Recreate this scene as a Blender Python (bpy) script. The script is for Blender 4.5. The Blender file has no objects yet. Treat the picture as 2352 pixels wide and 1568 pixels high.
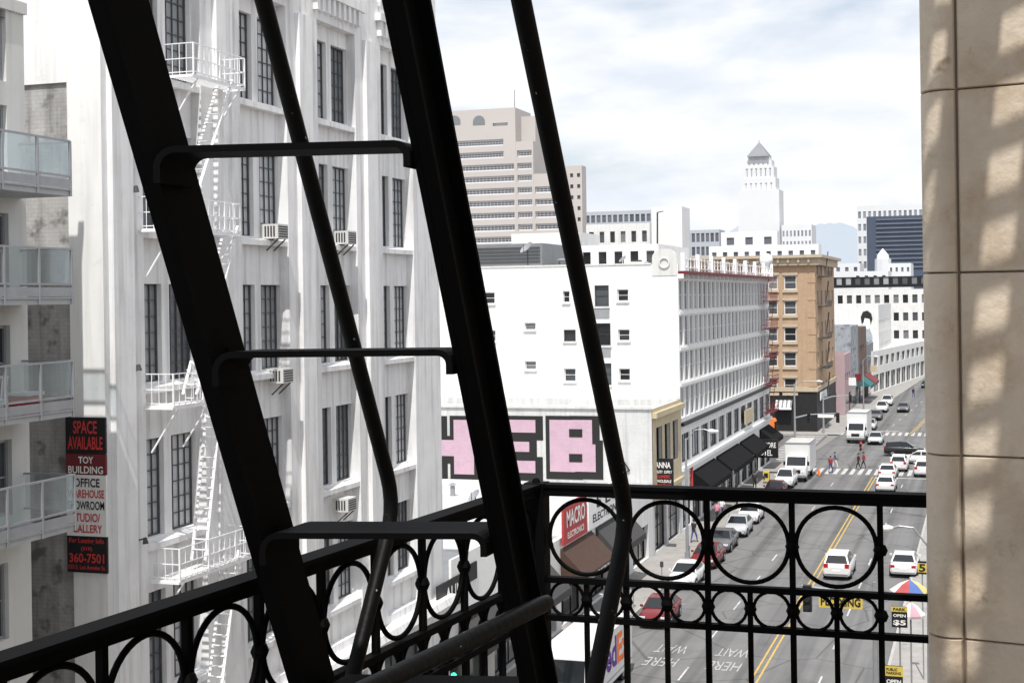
import bpy, math, random
from mathutils import Vector, Matrix
random.seed(7)
R=math.radians; PI=math.pi; sin=math.sin; cos=math.cos
scene=bpy.context.scene; COL=scene.collection
# ---------------------------------------------------------------- camera model
TH=math.atan(1084/3267); PHI=.0145; F=3267.; H=19.
st,ct=sin(TH),cos(TH)
CAMP=Vector((0,0,H)); r0=Vector((ct,st,0)); fw=Vector((-st,ct,0)); UP=Vector((0,0,1))
RR=r0*cos(PHI)-UP*sin(PHI); UU=UP*cos(PHI)+r0*sin(PHI)
def ray(px,py): return fw+RR*((px-1176)/F)+UU*((684-py)/F)
def onX(px,py,X): d=ray(px,py); return CAMP+d*(X/d.x)
def onY(px,py,Y): d=ray(px,py); return CAMP+d*(Y/d.y)
def onZ(px,py,z=0.): d=ray(px,py); return CAMP+d*((z-H)/d.z)
cd=bpy.data.cameras.new('camera'); co=bpy.data.objects.new('camera',cd); COL.objects.link(co)
cd.sensor_width=36; cd.lens=36*F/2352; cd.shift_y=-100/2352; cd.clip_start=.05; cd.clip_end=40000
m3=Matrix((RR,UU,-fw)).transposed(); co.matrix_world=Matrix.Translation(CAMP)@m3.to_4x4()
scene.camera=co
# ---------------------------------------------------------------- world and sun
sdir=Vector((-.085,.49,-.87)).normalized(); spos=-sdir
w=bpy.data.worlds.new('World'); scene.world=w; w.use_nodes=True; nt=w.node_tree; nt.nodes.clear()
N=nt.nodes.new; L=nt.links.new
sky=N('ShaderNodeTexSky'); sky.sky_type='NISHITA'; sky.sun_disc=False
sky.sun_elevation=math.asin(spos.z); sky.sun_rotation=math.atan2(spos.x,spos.y); sky.dust_density=2.
b1=N('ShaderNodeBackground'); b1.inputs[1].default_value=.14; L(sky.outputs[0],b1.inputs[0])
b2=N('ShaderNodeBackground'); b2.inputs[1].default_value=1.12
tc=N('ShaderNodeTexCoord'); mp=N('ShaderNodeMapping'); mp.inputs['Scale'].default_value=(1.6,1.6,5.5); mp.inputs['Location'].default_value=(.35,.1,.25)
L(tc.outputs['Generated'],mp.inputs[0])
no=N('ShaderNodeTexNoise'); no.inputs['Scale'].default_value=2.4; no.inputs['Detail'].default_value=7; no.inputs['Roughness'].default_value=.52; no.inputs['Distortion'].default_value=.35
L(mp.outputs[0],no.inputs[0])
cr=N('ShaderNodeValToRGB'); cr.color_ramp.elements[0].position=.33; cr.color_ramp.elements[0].color=(.25,.25,.25,1); cr.color_ramp.elements[1].position=.52
L(no.outputs[0],cr.inputs[0])
n2=N('ShaderNodeTexNoise'); n2.inputs['Scale'].default_value=5; n2.inputs['Detail'].default_value=6; L(mp.outputs[0],n2.inputs[0])
c2=N('ShaderNodeValToRGB'); c2.color_ramp.elements[0].position=.35; c2.color_ramp.elements[0].color=(.74,.79,.87,1); c2.color_ramp.elements[1].position=.58; c2.color_ramp.elements[1].color=(.95,.96,.98,1)
L(n2.outputs[0],c2.inputs[0]); L(c2.outputs[0],b2.inputs[0])
mx=N('ShaderNodeMixShader'); L(cr.outputs[0],mx.inputs[0]); L(b1.outputs[0],mx.inputs[1]); L(b2.outputs[0],mx.inputs[2])
wo=N('ShaderNodeOutputWorld'); L(mx.outputs[0],wo.inputs[0])
sl=bpy.data.lights.new('sun','SUN'); sl.energy=4.7; sl.angle=R(.5); sl.color=(1,.97,.92)
so=bpy.data.objects.new('sun',sl); COL.objects.link(so); so.location=(0,0,80); so.rotation_euler=sdir.to_track_quat('-Z','Y').to_euler()
scene.view_settings.view_transform='Standard'; scene.view_settings.look='None'; scene.view_settings.exposure=0
# ---------------------------------------------------------------- materials
def M(name,col,rough=.8,var=.12,scale=1.5,streak=0.,bump=0.,metal=0.,spec=.3,spot=None,brick=None,lane=False,grime=None):
    m=bpy.data.materials.new(name); m.use_nodes=True; t=m.node_tree; n=t.nodes.new; l=t.links.new
    p=t.nodes['Principled BSDF']; p.inputs['Roughness'].default_value=rough; p.inputs['Metallic'].default_value=metal; p.inputs['Specular IOR Level'].default_value=spec
    tc=n('ShaderNodeTexCoord'); src=tc.outputs['Object']
    no=n('ShaderNodeTexNoise'); no.inputs['Scale'].default_value=scale; no.inputs['Detail'].default_value=6; no.inputs['Roughness'].default_value=.6; l(src,no.inputs[0])
    rp=n('ShaderNodeValToRGB'); e=rp.color_ramp.elements; e[0].position=.3; e[1].position=.7
    e[0].color=(*[c*(1-var) for c in col],1); e[1].color=(*[min(1,c*(1+var*.6)) for c in col],1); l(no.outputs[0],rp.inputs[0]); out=rp.outputs[0]
    def mul(a,fac_out,dark):
        x=n('ShaderNodeMix'); x.data_type='RGBA'; x.blend_type='MULTIPLY'; l(fac_out,x.inputs[0]); l(a,x.inputs[6]); x.inputs[7].default_value=(*dark,1); return x.outputs[2]
    if brick:
        sx=n('ShaderNodeSeparateXYZ'); l(src,sx.inputs[0]); ad=n('ShaderNodeMath'); l(sx.outputs[0],ad.inputs[0]); l(sx.outputs[1],ad.inputs[1])
        cx=n('ShaderNodeCombineXYZ'); l(ad.outputs[0],cx.inputs[0]); l(sx.outputs[2],cx.inputs[1])
        bk=n('ShaderNodeTexBrick'); bk.inputs['Scale'].default_value=brick; bk.inputs['Color1'].default_value=(1,1,1,1); bk.inputs['Color2'].default_value=(.93,.92,.91,1); bk.inputs['Mortar'].default_value=(.84,.83,.82,1); l(cx.outputs[0],bk.inputs[0])
        x=n('ShaderNodeMix'); x.data_type='RGBA'; x.blend_type='MULTIPLY'; x.inputs[0].default_value=1; l(out,x.inputs[6]); l(bk.outputs[0],x.inputs[7]); out=x.outputs[2]
    if streak:
        mp=n('ShaderNodeMapping'); mp.inputs['Scale'].default_value=(1.6,1.6,.11); l(src,mp.inputs[0])
        n2=n('ShaderNodeTexNoise'); n2.inputs['Scale'].default_value=1.8; n2.inputs['Detail'].default_value=5; l(mp.outputs[0],n2.inputs[0])
        r2=n('ShaderNodeValToRGB'); r2.color_ramp.elements[0].position=.48; r2.color_ramp.elements[1].position=.75; r2.color_ramp.elements[1].color=(streak,)*3+(1,); l(n2.outputs[0],r2.inputs[0])
        out=mul(out,r2.outputs[0],(.45,.44,.43))
    if grime:
        for sc,lo,wd,dk in grime:
            n2=n('ShaderNodeTexNoise'); n2.inputs['Scale'].default_value=sc; n2.inputs['Detail'].default_value=8; n2.inputs['Roughness'].default_value=.7; l(src,n2.inputs[0])
            r2=n('ShaderNodeValToRGB'); r2.color_ramp.elements[0].position=lo; r2.color_ramp.elements[1].position=lo+wd; l(n2.outputs[0],r2.inputs[0]); out=mul(out,r2.outputs[0],dk)
    if lane:
        for sc,lo,dk in (((.9,.012,1),.45,(.62,.62,.63)),((.5,.25,1),.58,(.7,.7,.7))):
            mp=n('ShaderNodeMapping'); mp.inputs['Scale'].default_value=sc; l(src,mp.inputs[0])
            n2=n('ShaderNodeTexNoise'); n2.inputs['Scale'].default_value=1.; n2.inputs['Detail'].default_value=6; l(mp.outputs[0],n2.inputs[0])
            r2=n('ShaderNodeValToRGB'); r2.color_ramp.elements[0].position=lo; r2.color_ramp.elements[1].position=lo+.2; l(n2.outputs[0],r2.inputs[0]); out=mul(out,r2.outputs[0],dk)
        vo=n('ShaderNodeTexVoronoi'); vo.feature='DISTANCE_TO_EDGE'; vo.inputs['Scale'].default_value=.16; l(src,vo.inputs[0])
        r2=n('ShaderNodeValToRGB'); r2.color_ramp.elements[0].position=0; r2.color_ramp.elements[0].color=(1,1,1,1); r2.color_ramp.elements[1].position=.014; r2.color_ramp.elements[1].color=(0,0,0,1); l(vo.outputs[0],r2.inputs[0]); out=mul(out,r2.outputs[0],(.55,.55,.55))
    if spot:
        n3=n('ShaderNodeTexNoise'); n3.inputs['Scale'].default_value=spot[0]; n3.inputs['Detail'].default_value=4; l(src,n3.inputs[0])
        r3=n('ShaderNodeValToRGB'); r3.color_ramp.elements[0].position=spot[1]; r3.color_ramp.elements[1].position=spot[1]+spot[3]; l(n3.outputs[0],r3.inputs[0])
        x=n('ShaderNodeMix'); x.data_type='RGBA'; l(r3.outputs[0],x.inputs[0]); l(out,x.inputs[6]); x.inputs[7].default_value=(*spot[2],1); out=x.outputs[2]
    l(out,p.inputs['Base Color'])
    if bump:
        bp=n('ShaderNodeBump'); bp.inputs['Strength'].default_value=bump; bp.inputs['Distance'].default_value=.02
        n4=n('ShaderNodeTexNoise'); n4.inputs['Scale'].default_value=scale*8; n4.inputs['Detail'].default_value=5; l(src,n4.inputs[0]); l(n4.outputs[0],bp.inputs['Height']); l(bp.outputs[0],p.inputs['Normal'])
    return m
def G(name,cols,rough=.1,spec=.5,mulf=.6):
    m=bpy.data.materials.new(name); m.use_nodes=True; t=m.node_tree; n=t.nodes.new; l=t.links.new
    p=t.nodes['Principled BSDF']; p.inputs['Roughness'].default_value=rough; p.inputs['Specular IOR Level'].default_value=spec
    oi=n('ShaderNodeObjectInfo'); rp=n('ShaderNodeValToRGB'); rp.color_ramp.interpolation='CONSTANT'
    e=rp.color_ramp.elements
    for i,c in enumerate(cols):
        q=e[i] if i<2 else e.new(i/len(cols))
        q.position=i/len(cols)
    for i,c in enumerate(cols): e[i].color=(*c,1)
    l(oi.outputs['Random'],rp.inputs[0])
    tc=n('ShaderNodeTexCoord'); no=n('ShaderNodeTexNoise'); no.inputs['Scale'].default_value=1.7; l(tc.outputs['Object'],no.inputs[0])
    x=n('ShaderNodeMix'); x.data_type='RGBA'; x.blend_type='MULTIPLY'; x.inputs[0].default_value=mulf; l(rp.outputs[0],x.inputs[6]); l(no.outputs[0],x.inputs[7]); l(x.outputs[2],p.inputs['Base Color'])
    return m
def EM(name,col,s):
    m=M(name,col); p=m.node_tree.nodes['Principled BSDF']; p.inputs['Emission Color'].default_value=(*col,1); p.inputs['Emission Strength'].default_value=s; return m
m_iron=M('black_iron_paint',(.0022,.0022,.0024),.65,.1,6,spot=(95,.78,(.16,.16,.17),.02),spec=.05)
m_ironspeck=M('black_iron_speckled',(.003,.003,.0033),.5,.1,6,spot=(60,.72,(.28,.28,.28),.02),bump=.1,spec=.12)
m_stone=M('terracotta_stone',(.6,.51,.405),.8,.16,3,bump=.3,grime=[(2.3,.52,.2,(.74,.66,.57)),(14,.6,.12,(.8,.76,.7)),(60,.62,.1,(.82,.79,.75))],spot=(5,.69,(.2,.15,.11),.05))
m_stonedk=M('stone_joint',(.16,.125,.095))
m_conc=M('painted_concrete',(.8,.8,.805),.85,.08,.7,streak=.62,bump=.15,grime=[(.5,.52,.25,(.88,.88,.88)),(3.5,.58,.2,(.86,.86,.855))])
m_concw=M('white_painted_concrete',(.8,.795,.785),.85,.06,.6,streak=.35,grime=[(2.5,.58,.2,(.84,.83,.81))])
m_oldbrick=M('stained_old_concrete',(.43,.425,.42),.9,.25,1.2,streak=.9,spot=(2.2,.56,(.15,.145,.14),.14),brick=2.2)
m_white=M('white_painted_wall',(.74,.74,.735),.8,.04,.4,streak=.2,grime=[(.7,.57,.25,(.92,.92,.91))])
m_white2=M('white_plaster',(.7,.7,.69),.8,.08,.5,streak=.3,grime=[(.9,.55,.25,(.88,.88,.87))])
m_whitemetal=M('white_painted_steel',(.86,.86,.87),.5,.05,3)
m_panel=M('pale_grey_panel',(.62,.62,.6),.7,.06,.6,streak=.25)
m_alu=M('grey_aluminium',(.33,.34,.36),.45,.1,3,metal=.3)
m_slab=M('balcony_slab',(.42,.43,.44),.7,.1,2)
m_frame=M('dark_steel_sash',(.06,.06,.065),.6,.2,4)
m_sashf=M('grey_steel_sash',(.1,.1,.105),.6,.2,4)
m_wframe=M('white_window_frame',(.72,.72,.72),.6,.08,3)
m_asphalt=M('worn_asphalt',(.175,.173,.172),.9,.12,.35,bump=.15,lane=True)
m_walk=M('concrete_pavement',(.33,.315,.3),.9,.14,.8,bump=.1,grime=[(1.5,.52,.2,(.75,.74,.73))])
m_kerb=M('kerb_concrete',(.4,.39,.37),.9,.1,1)
m_ground=M('city_ground',(.22,.21,.2),.9,.15,.02)
m_mark=M('white_road_paint',(.52,.52,.51),.8,.35,2.5,grime=[(3,.52,.1,(.6,.6,.6))])
m_wornmark=M('faded_road_paint',(.4,.4,.395),.8,.3,2.5,spot=(1.6,.58,(.2,.2,.2),.1))
m_yel=M('yellow_road_paint',(.5,.34,.1),.8,.2,2)
m_orange=M('tan_orange_brick',(.46,.325,.215),.85,.1,1,brick=1.6,streak=.25)
m_tan=M('tan_stone_trim',(.48,.4,.3),.8,.12,2)
m_pinkst=M('beige_granite',(.5,.465,.445),.8,.05,.05)
m_hazew=M('hazy_white_stone',(.66,.67,.69),.9,.05,.02)  # distance haze put into the colour as a paler tone
m_hazegrey=M('hazy_grey',(.42,.45,.49),.9,.05,.02)  # lightened so the colour itself carries the haze of distance
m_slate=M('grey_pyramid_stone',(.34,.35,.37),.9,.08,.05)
m_navy=M('navy_cladding',(.07,.09,.13),.4,.1,.1)
m_navyl=M('navy_floor_line',(.17,.19,.23),.5,.1,.1)
m_hill=M('hazy_mountain',(.49,.55,.63),1,.05,.001,spec=0)  # aerial haze painted in as a pale bluish tone
m_black=M('black_paint',(.015,.015,.017),.5,.2,3)
m_dark=M('dark_opening',(.02,.02,.022),.6,.2,2)
m_awn=M('black_awning_canvas',(.012,.012,.013),.95,.2,2,spec=.1)
m_brown=M('brown_awning_canvas',(.075,.045,.034),.85,.15,3)
m_redp=M('red_paint',(.42,.03,.03),.6,.12,3)
m_dkred=M('dark_red_paint',(.17,.025,.03),.6,.12,3)
m_pink=M('pink_spray_paint',(.55,.385,.475),.8,.1,1.2,brick=2.5,grime=[(1.2,.55,.2,(.88,.86,.87))])
m_pale=M('whitewashed_brick',(.62,.63,.63),.85,.06,.6,streak=.45,brick=2.5,grime=[(.8,.53,.2,(.86,.86,.86))])
m_cream=M('yellow_cream_wall',(.52,.44,.3),.8,.1,1,grime=[(1.2,.53,.2,(.8,.78,.74))])
m_roofd=M('grey_roofing',(.25,.25,.26),.9,.15,.3,spot=(.5,.55,(.17,.17,.17),.1))
m_roofw=M('white_roofing',(.55,.55,.54),.9,.16,.4,spot=(.35,.56,(.36,.36,.35),.12))
m_greybox=M('grey_metal_cladding',(.2,.21,.22),.6,.1,1)
m_greyawn=M('grey_black_canvas',(.06,.06,.062),.9,.1,1)
m_yellow=M('yellow_sign_sheet',(.62,.48,.09),.5,.06,3)
m_signw=M('white_sign_sheet',(.8,.8,.79),.6,.05,3)
m_signred=M('red_sign_sheet',(.42,.05,.05),.6,.1,3)
m_letred=M('red_lettering',(.55,.05,.05),.6,.05,3)
m_letw=M('white_lettering',(.8,.8,.78),.6,.03,3)
m_letb=M('black_lettering',(.02,.02,.02),.6,.03,3)
m_purple=M('purple_lettering',(.1,.02,.25),.5,.03,3)
m_orl=M('orange_lettering',(.85,.17,.02),.5,.03,3)
m_orbus=M('orange_bus_paint',(.8,.2,.03),.4,.05,3)
m_tyre=M('tyre_rubber',(.018,.018,.018),.85,.1,5)
m_rim=M('wheel_rim_metal',(.35,.35,.36),.35,.1,5,metal=.6)
m_cglass=M('car_glass',(.012,.015,.018),.06,.1,2,spec=.6)
m_lampw=M('headlamp_lens',(.7,.72,.74),.15,.05,5)
m_tail=M('tail_lamp_lens',(.4,.01,.01),.2,.05,5)
m_skin=M('skin',(.35,.2,.14),.6,.05,8); m_hair=M('dark_hair',(.02,.015,.012),.7,.1,20)
m_bluecl=M('blue_cloth',(.06,.1,.25)); m_redcl=M('red_cloth',(.3,.04,.05)); m_whcl=M('white_cloth',(.7,.7,.7)); m_dkcl=M('dark_cloth',(.03,.03,.04)); m_pkcl=M('pink_cloth',(.6,.25,.33)); m_tealcl=M('teal_cloth',(.05,.35,.35))
m_brick2=M('brown_brick',(.17,.12,.105),.9,.15,1,brick=2); m_pinkw=M('pink_shopfront',(.42,.31,.33),.8,.06,1); m_bluew=M('pale_blue_wall',(.34,.37,.4),.8,.1,1,grime=[(.6,.5,.1,(.55,.5,.55))]); m_teal=M('teal_awning',(.03,.14,.14),.8)
g_dark=G('window_glass_dark',[(.02,.022,.025),(.05,.055,.06),(.1,.11,.12),(.03,.03,.035),(.25,.26,.27)])
g_sash=G('window_glass_industrial',[(.2,.22,.24),(.55,.58,.61),(.34,.36,.38),(.66,.68,.71),(.12,.13,.15)],.2,mulf=.35)
g_hotel=G('window_glass_hotel',[(.15,.16,.18),(.27,.28,.3),(.09,.1,.11),(.4,.42,.44),(.2,.21,.23)],.15,mulf=.3)
g_far=G('window_glass_far',[(.12,.13,.16),(.16,.17,.2),(.2,.21,.24)],.3)
g_haze=G('window_glass_hazy',[(.2,.22,.25),(.24,.26,.29),(.28,.3,.33)],.4,.2,.1)  # panes paled in colour to stand for haze over the far skyline
def glassmix(name,tint,fac):
    m=bpy.data.materials.new(name); m.use_nodes=True; t=m.node_tree; n=t.nodes.new; l=t.links.new; t.nodes.clear()
    a=n('ShaderNodeBsdfTransparent'); a.inputs[0].default_value=(*tint,1); b=n('ShaderNodeBsdfGlossy'); b.inputs['Roughness'].default_value=.04; b.inputs[0].default_value=(.85,.9,.92,1)
    d=n('ShaderNodeBsdfDiffuse'); d.inputs[0].default_value=(.52,.57,.59,1)
    x0=n('ShaderNodeMixShader'); x0.inputs[0].default_value=.5; l(b.outputs[0],x0.inputs[1]); l(d.outputs[0],x0.inputs[2])
    x=n('ShaderNodeMixShader'); x.inputs[0].default_value=fac; l(a.outputs[0],x.inputs[1]); l(x0.outputs[0],x.inputs[2])
    o=n('ShaderNodeOutputMaterial'); l(x.outputs[0],o.inputs[0]); return m
m_bglass=glassmix('balcony_glass',(.74,.82,.85),.3)
# ---------------------------------------------------------------- mesh helpers
LOC={}
class MB:
    def __init__(s): s.v=[]; s.f=[]; s.m=[]
    def face(s,pts,m=0):
        i=len(s.v); s.v+= [Vector(p) for p in pts]; s.f.append(tuple(range(i,i+len(pts)))); s.m.append(m); return s
    def obox(s,c,a,b,d,m=0):
        c,a,b,d=map(Vector,(c,a,b,d)); i=len(s.v)
        for x in (-1,1):
            for y in (-1,1):
                for z in (-1,1): s.v.append(c+a*x+b*y+d*z)
        for q in ((0,1,3,2),(4,6,7,5),(0,4,5,1),(2,3,7,6),(0,2,6,4),(1,5,7,3)): s.f.append(tuple(i+k for k in q)); s.m.append(m)
        return s
    def box(s,x0,x1,y0,y1,z0,z1,m=0):
        return s.obox(((x0+x1)/2,(y0+y1)/2,(z0+z1)/2),((x1-x0)/2,0,0),(0,(y1-y0)/2,0),(0,0,(z1-z0)/2),m)
    def bar(s,p,q,w,h,m=0,ref=(0,0,1)):
        p,q=Vector(p),Vector(q); d=(q-p); n=d.normalized(); r=Vector(ref)
        if abs(n.dot(r))>.95: r=Vector((1,0,0))
        a=n.cross(r).normalized(); b=a.cross(n)
        return s.obox((p+q)/2,d/2,a*w/2,b*h/2,m)
    def tube(s,pts,r,n=8,closed=False,m=0,caps=True):
        pts=[Vector(p) for p in pts]; k=len(pts); rs=r if isinstance(r,(list,tuple)) else [r]*k; i0=len(s.v); pa=None
        for i,p in enumerate(pts):
            if closed: t=(pts[(i+1)%k]-pts[i-1]).normalized()
            else: t=(pts[min(i+1,k-1)]-pts[max(i-1,0)]).normalized()
            if pa is None:
                ref=Vector((0,0,1)) if abs(t.z)<.9 else Vector((1,0,0)); pa=t.cross(ref).normalized()
            else: pa=(pa-t*pa.dot(t)).normalized()
            b=t.cross(pa)
            for j in range(n): a=2*PI*j/n; s.v.append(p+(pa*cos(a)+b*sin(a))*rs[i])
        for i in range(k if closed else k-1):
            A=i0+i*n; B=i0+((i+1)%k)*n
            for j in range(n): s.f.append((A+j,A+(j+1)%n,B+(j+1)%n,B+j)); s.m.append(m)
        if caps and not closed:
            s.f.append(tuple(range(i0,i0+n))); s.m.append(m); s.f.append(tuple(range(i0+(k-1)*n,i0+k*n))); s.m.append(m)
        return s
    def ring(s,c,A,B,Rr,r,n=28,k=6,m=0):
        c,A,B=Vector(c),Vector(A),Vector(B); return s.tube([c+(A*cos(2*PI*i/n)+B*sin(2*PI*i/n))*Rr for i in range(n)],r,k,True,m)
    def sphere(s,c,r,n=10,m=0,sc=(1,1,1),zmin=-1.):
        c=Vector(c); rows=[]
        for i in range(n//2+1):
            z=sin(-PI/2+PI*i/(n//2)); z=max(z,zmin); q=math.sqrt(max(0,1-z*z)); row=len(s.v); rows.append(row)
            for j in range(n): a=2*PI*j/n; s.v.append(c+Vector((q*cos(a)*sc[0],q*sin(a)*sc[1],z*sc[2]))*r)
        for i in range(len(rows)-1):
            for j in range(n): s.f.append((rows[i]+j,rows[i]+(j+1)%n,rows[i+1]+(j+1)%n,rows[i+1]+j)); s.m.append(m)
        return s
    def prism(s,poly,e,m=0):
        e=Vector(e); a=[Vector(p) for p in poly]; b=[p+e for p in a]; s.face(a,m); s.face(b,m)
        for i in range(len(a)): j=(i+1)%len(a); s.face((a[i],a[j],b[j],b[i]),m)
        return s
    def loft(s,rows,m=0,cap=True):
        i0=len(s.v); n=len(rows[0])
        for r in rows: s.v+=[Vector(p) for p in r]
        for i in range(len(rows)-1):
            for j in range(n-1): A=i0+i*n+j; s.f.append((A,A+1,A+n+1,A+n)); s.m.append(m)
        if cap: s.f.append(tuple(range(i0,i0+n))); s.m.append(m); e=i0+(len(rows)-1)*n; s.f.append(tuple(range(e,e+n))); s.m.append(m)
        return s
    def build(s,name,mats,par=None,smooth=0,base=None):
        off=LOC.get(par.name,Vector()) if par else (Vector(base) if base is not None else Vector())
        me=bpy.data.meshes.new(name); me.from_pydata([tuple(v-off) for v in s.v],[],s.f)
        if not isinstance(mats,(list,tuple)): mats=[mats]
        for q in mats: me.materials.append(q)
        me.polygons.foreach_set('material_index',s.m)
        if smooth:
            me.polygons.foreach_set('use_smooth',[True]*len(me.polygons)); me.validate(); me.set_sharp_from_angle(angle=R(smooth))
        me.update(); o=bpy.data.objects.new(name,me); COL.objects.link(o)
        if par: o.parent=par
        else: o.location=off
        LOC[o.name]=off; return o
def tag(o,label,cat,group=None):
    o['label']=label; o['category']=cat
    if group: o['group']=group
    return o
def thing(name,label,cat,loc=(0,0,0),group=None):
    o=bpy.data.objects.new(name,None); COL.objects.link(o); o.location=loc; o.empty_display_size=.3; LOC[o.name]=Vector(loc); return tag(o,label,cat,group)
def struct(o): o['kind']='structure'; return o
def dup(root,loc,rot,label,group=None):
    r=root.copy(); COL.objects.link(r); r.location=loc; r.rotation_euler=(0,0,rot); r['label']=label
    if group: r['group']=group
    for c in root.children:
        d=c.copy(); COL.objects.link(d); d.parent=r
        for g in c.children: e=g.copy(); COL.objects.link(e); e.parent=d
    return r
def text(s,O,U,V,w,h,mat,par,name='lettering',bold=.02,off=.02,align='LEFT',sp=1.):
    cu=bpy.data.curves.new('t','FONT'); cu.body=s; cu.offset=bold; cu.align_x=align; cu.space_line=sp; cu.resolution_u=3
    ob=bpy.data.objects.new('t',cu); COL.objects.link(ob); dg=bpy.context.evaluated_depsgraph_get()
    me=bpy.data.meshes.new_from_object(ob.evaluated_get(dg)); bpy.data.objects.remove(ob)
    xs=[v.co.x for v in me.vertices]; ys=[v.co.y for v in me.vertices]; x0,x1,y0,y1=min(xs),max(xs),min(ys),max(ys)
    O,U,V=Vector(O),Vector(U).normalized(),Vector(V).normalized(); Nn=U.cross(V); b=LOC.get(par.name,Vector()) if par else Vector()
    for v in me.vertices: v.co=O-b+U*((v.co.x-x0)/(x1-x0)*w)+V*((v.co.y-y0)/(y1-y0)*h)+Nn*off
    me.materials.clear(); me.materials.append(mat); me.name=name; o=bpy.data.objects.new(name,me); COL.objects.link(o)
    if par: o.parent=par
    return o
def UV2(ang): return Vector((cos(ang),sin(ang),0)),Vector((-sin(ang),cos(ang),0))
def facade(mb,O,ang,W,z0,z1,holes,depth,m=0):
    O=Vector((O[0],O[1],0)); U,V=UV2(ang)
    hs=[(max(0,a),min(W,b),max(z0,c),min(z1,d)) for a,b,c,d in holes]; hs=[h for h in hs if h[1]>h[0] and h[3]>h[2]]
    us=sorted({0.,W}|{h[0] for h in hs}|{h[1] for h in hs}); zs=sorted({z0,z1}|{h[2] for h in hs}|{h[3] for h in hs})
    P=lambda u,z,d=0: O+U*u+V*d+UP*z
    for i in range(len(us)-1):
        j=0
        while j<len(zs)-1:
            uc=(us[i]+us[i+1])/2
            free=lambda q: not any(h[0]<uc<h[1] and h[2]<(zs[q]+zs[q+1])/2<h[3] for h in hs)
            if not free(j): j+=1; continue
            k=j
            while k<len(zs)-1 and free(k): k+=1
            mb.face((P(us[i],zs[j]),P(us[i+1],zs[j]),P(us[i+1],zs[k]),P(us[i],zs[k])),m); j=k
    for a,b,c,d in hs:
        mb.face((P(a,c),P(a,c,depth),P(a,d,depth),P(a,d)),m); mb.face((P(b,c),P(b,d),P(b,d,depth),P(b,c,depth)),m)
        mb.face((P(a,c),P(b,c),P(b,c,depth),P(a,c,depth)),m); mb.face((P(a,d),P(a,d,depth),P(b,d,depth),P(b,d)),m)
WC={}
def window(par,O,ang,hole,depth,nu=1,nv=2,fm=None,gm=None,bar=.06,frame=True,name='window'):
    fm=fm or m_frame; gm=gm or g_dark
    a,b,c,d=hole; w,h=b-a,d-c; U,V=UV2(ang); p=Vector((O[0],O[1],0))+U*((a+b)/2)+V*(depth-.012)+UP*c
    key=(round(w,2),round(h,2),nu,nv,fm.name,gm.name,bar,frame)
    if key not in WC:
        g=MB().face(((-w/2,0,0),(w/2,0,0),(w/2,0,h),(-w/2,0,h))); gme=bpy.data.meshes.new('pane'); gme.from_pydata([tuple(v) for v in g.v],[],g.f); gme.materials.append(gm); fme=None
        if frame:
            f=MB(); y0,y1=-.07,-.006
            f.box(-w/2,-w/2+bar,y0,y1,0,h).box(w/2-bar,w/2,y0,y1,0,h).box(-w/2+bar,w/2-bar,y0,y1,0,bar).box(-w/2+bar,w/2-bar,y0,y1,h-bar,h)
            t=bar*.55
            for i in range(1,nu): x=-w/2+w*i/nu; f.box(x-t/2,x+t/2,y0+.02,y1,bar,h-bar)
            for i in range(1,nv): z=h*i/nv; f.box(-w/2+bar,w/2-bar,y0+.024,y1+.002,z-t/2,z+t/2)
            fme=bpy.data.meshes.new('window'); fme.from_pydata([tuple(v) for v in f.v],[],f.f); fme.materials.append(fm)
        WC[key]=(gme,fme)
    gme,fme=WC[key]; o=bpy.data.objects.new(name,fme or gme); COL.objects.link(o); o.parent=par; o.location=p-LOC.get(par.name,Vector()); o.rotation_euler=(0,0,ang)
    if fme: q=bpy.data.objects.new('pane',gme); COL.objects.link(q); q.parent=o
    return o
def grid(u0,pitch,n,w,zs,h): return [(u0+i*pitch,u0+i*pitch+w,z,z+h) for z in zs for i in range(n)]
def building(name,label,O,ang,W,D,z0,z1,mat,S=(),E=(),depth=.2,roof=None,cat='building',root=None,part='wall',parapet=.5,wk=None,group=None):
    U,V=UV2(ang); O3=Vector((O[0],O[1],0)); r=root or thing(name,label,cat,(O[0],O[1],0),group)
    mb=MB(); facade(mb,O,ang,W,z0,z1,S,depth); e=O3+U*W; facade(mb,e,ang+PI/2,D,z0,z1,E,depth)
    A,B,C_,D_=O3,O3+U*W,O3+U*W+V*D,O3+V*D
    for p,q in ((C_,D_),(D_,A)): mb.face((p+UP*z0,q+UP*z0,q+UP*z1,p+UP*z1))
    if parapet:
        t=.3
        for p,q,n_ in ((A,B,V),(B,C_,-U),(C_,D_,-V),(D_,A,U)):
            mb.face((p+UP*z1,q+UP*z1,q+n_*t+UP*z1,p+n_*t+UP*z1)); mb.face((p+n_*t+UP*(z1-parapet),q+n_*t+UP*(z1-parapet),q+n_*t+UP*(z1-.004),p+n_*t+UP*(z1-.004)))
    mb.build(part,mat,r)
    zr=z1-parapet
    MB().face((A+UP*zr,B+UP*zr,C_+UP*zr,D_+UP*zr)).build('roof',roof or m_roofd,r)
    k=dict(wk or {})
    for h in S: window(r,O,ang,h,depth,**k)
    for h in E: window(r,e,ang+PI/2,h,depth,**k)
    return r
FX=-23.05; KL=-20.; KR=-4.9
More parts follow.
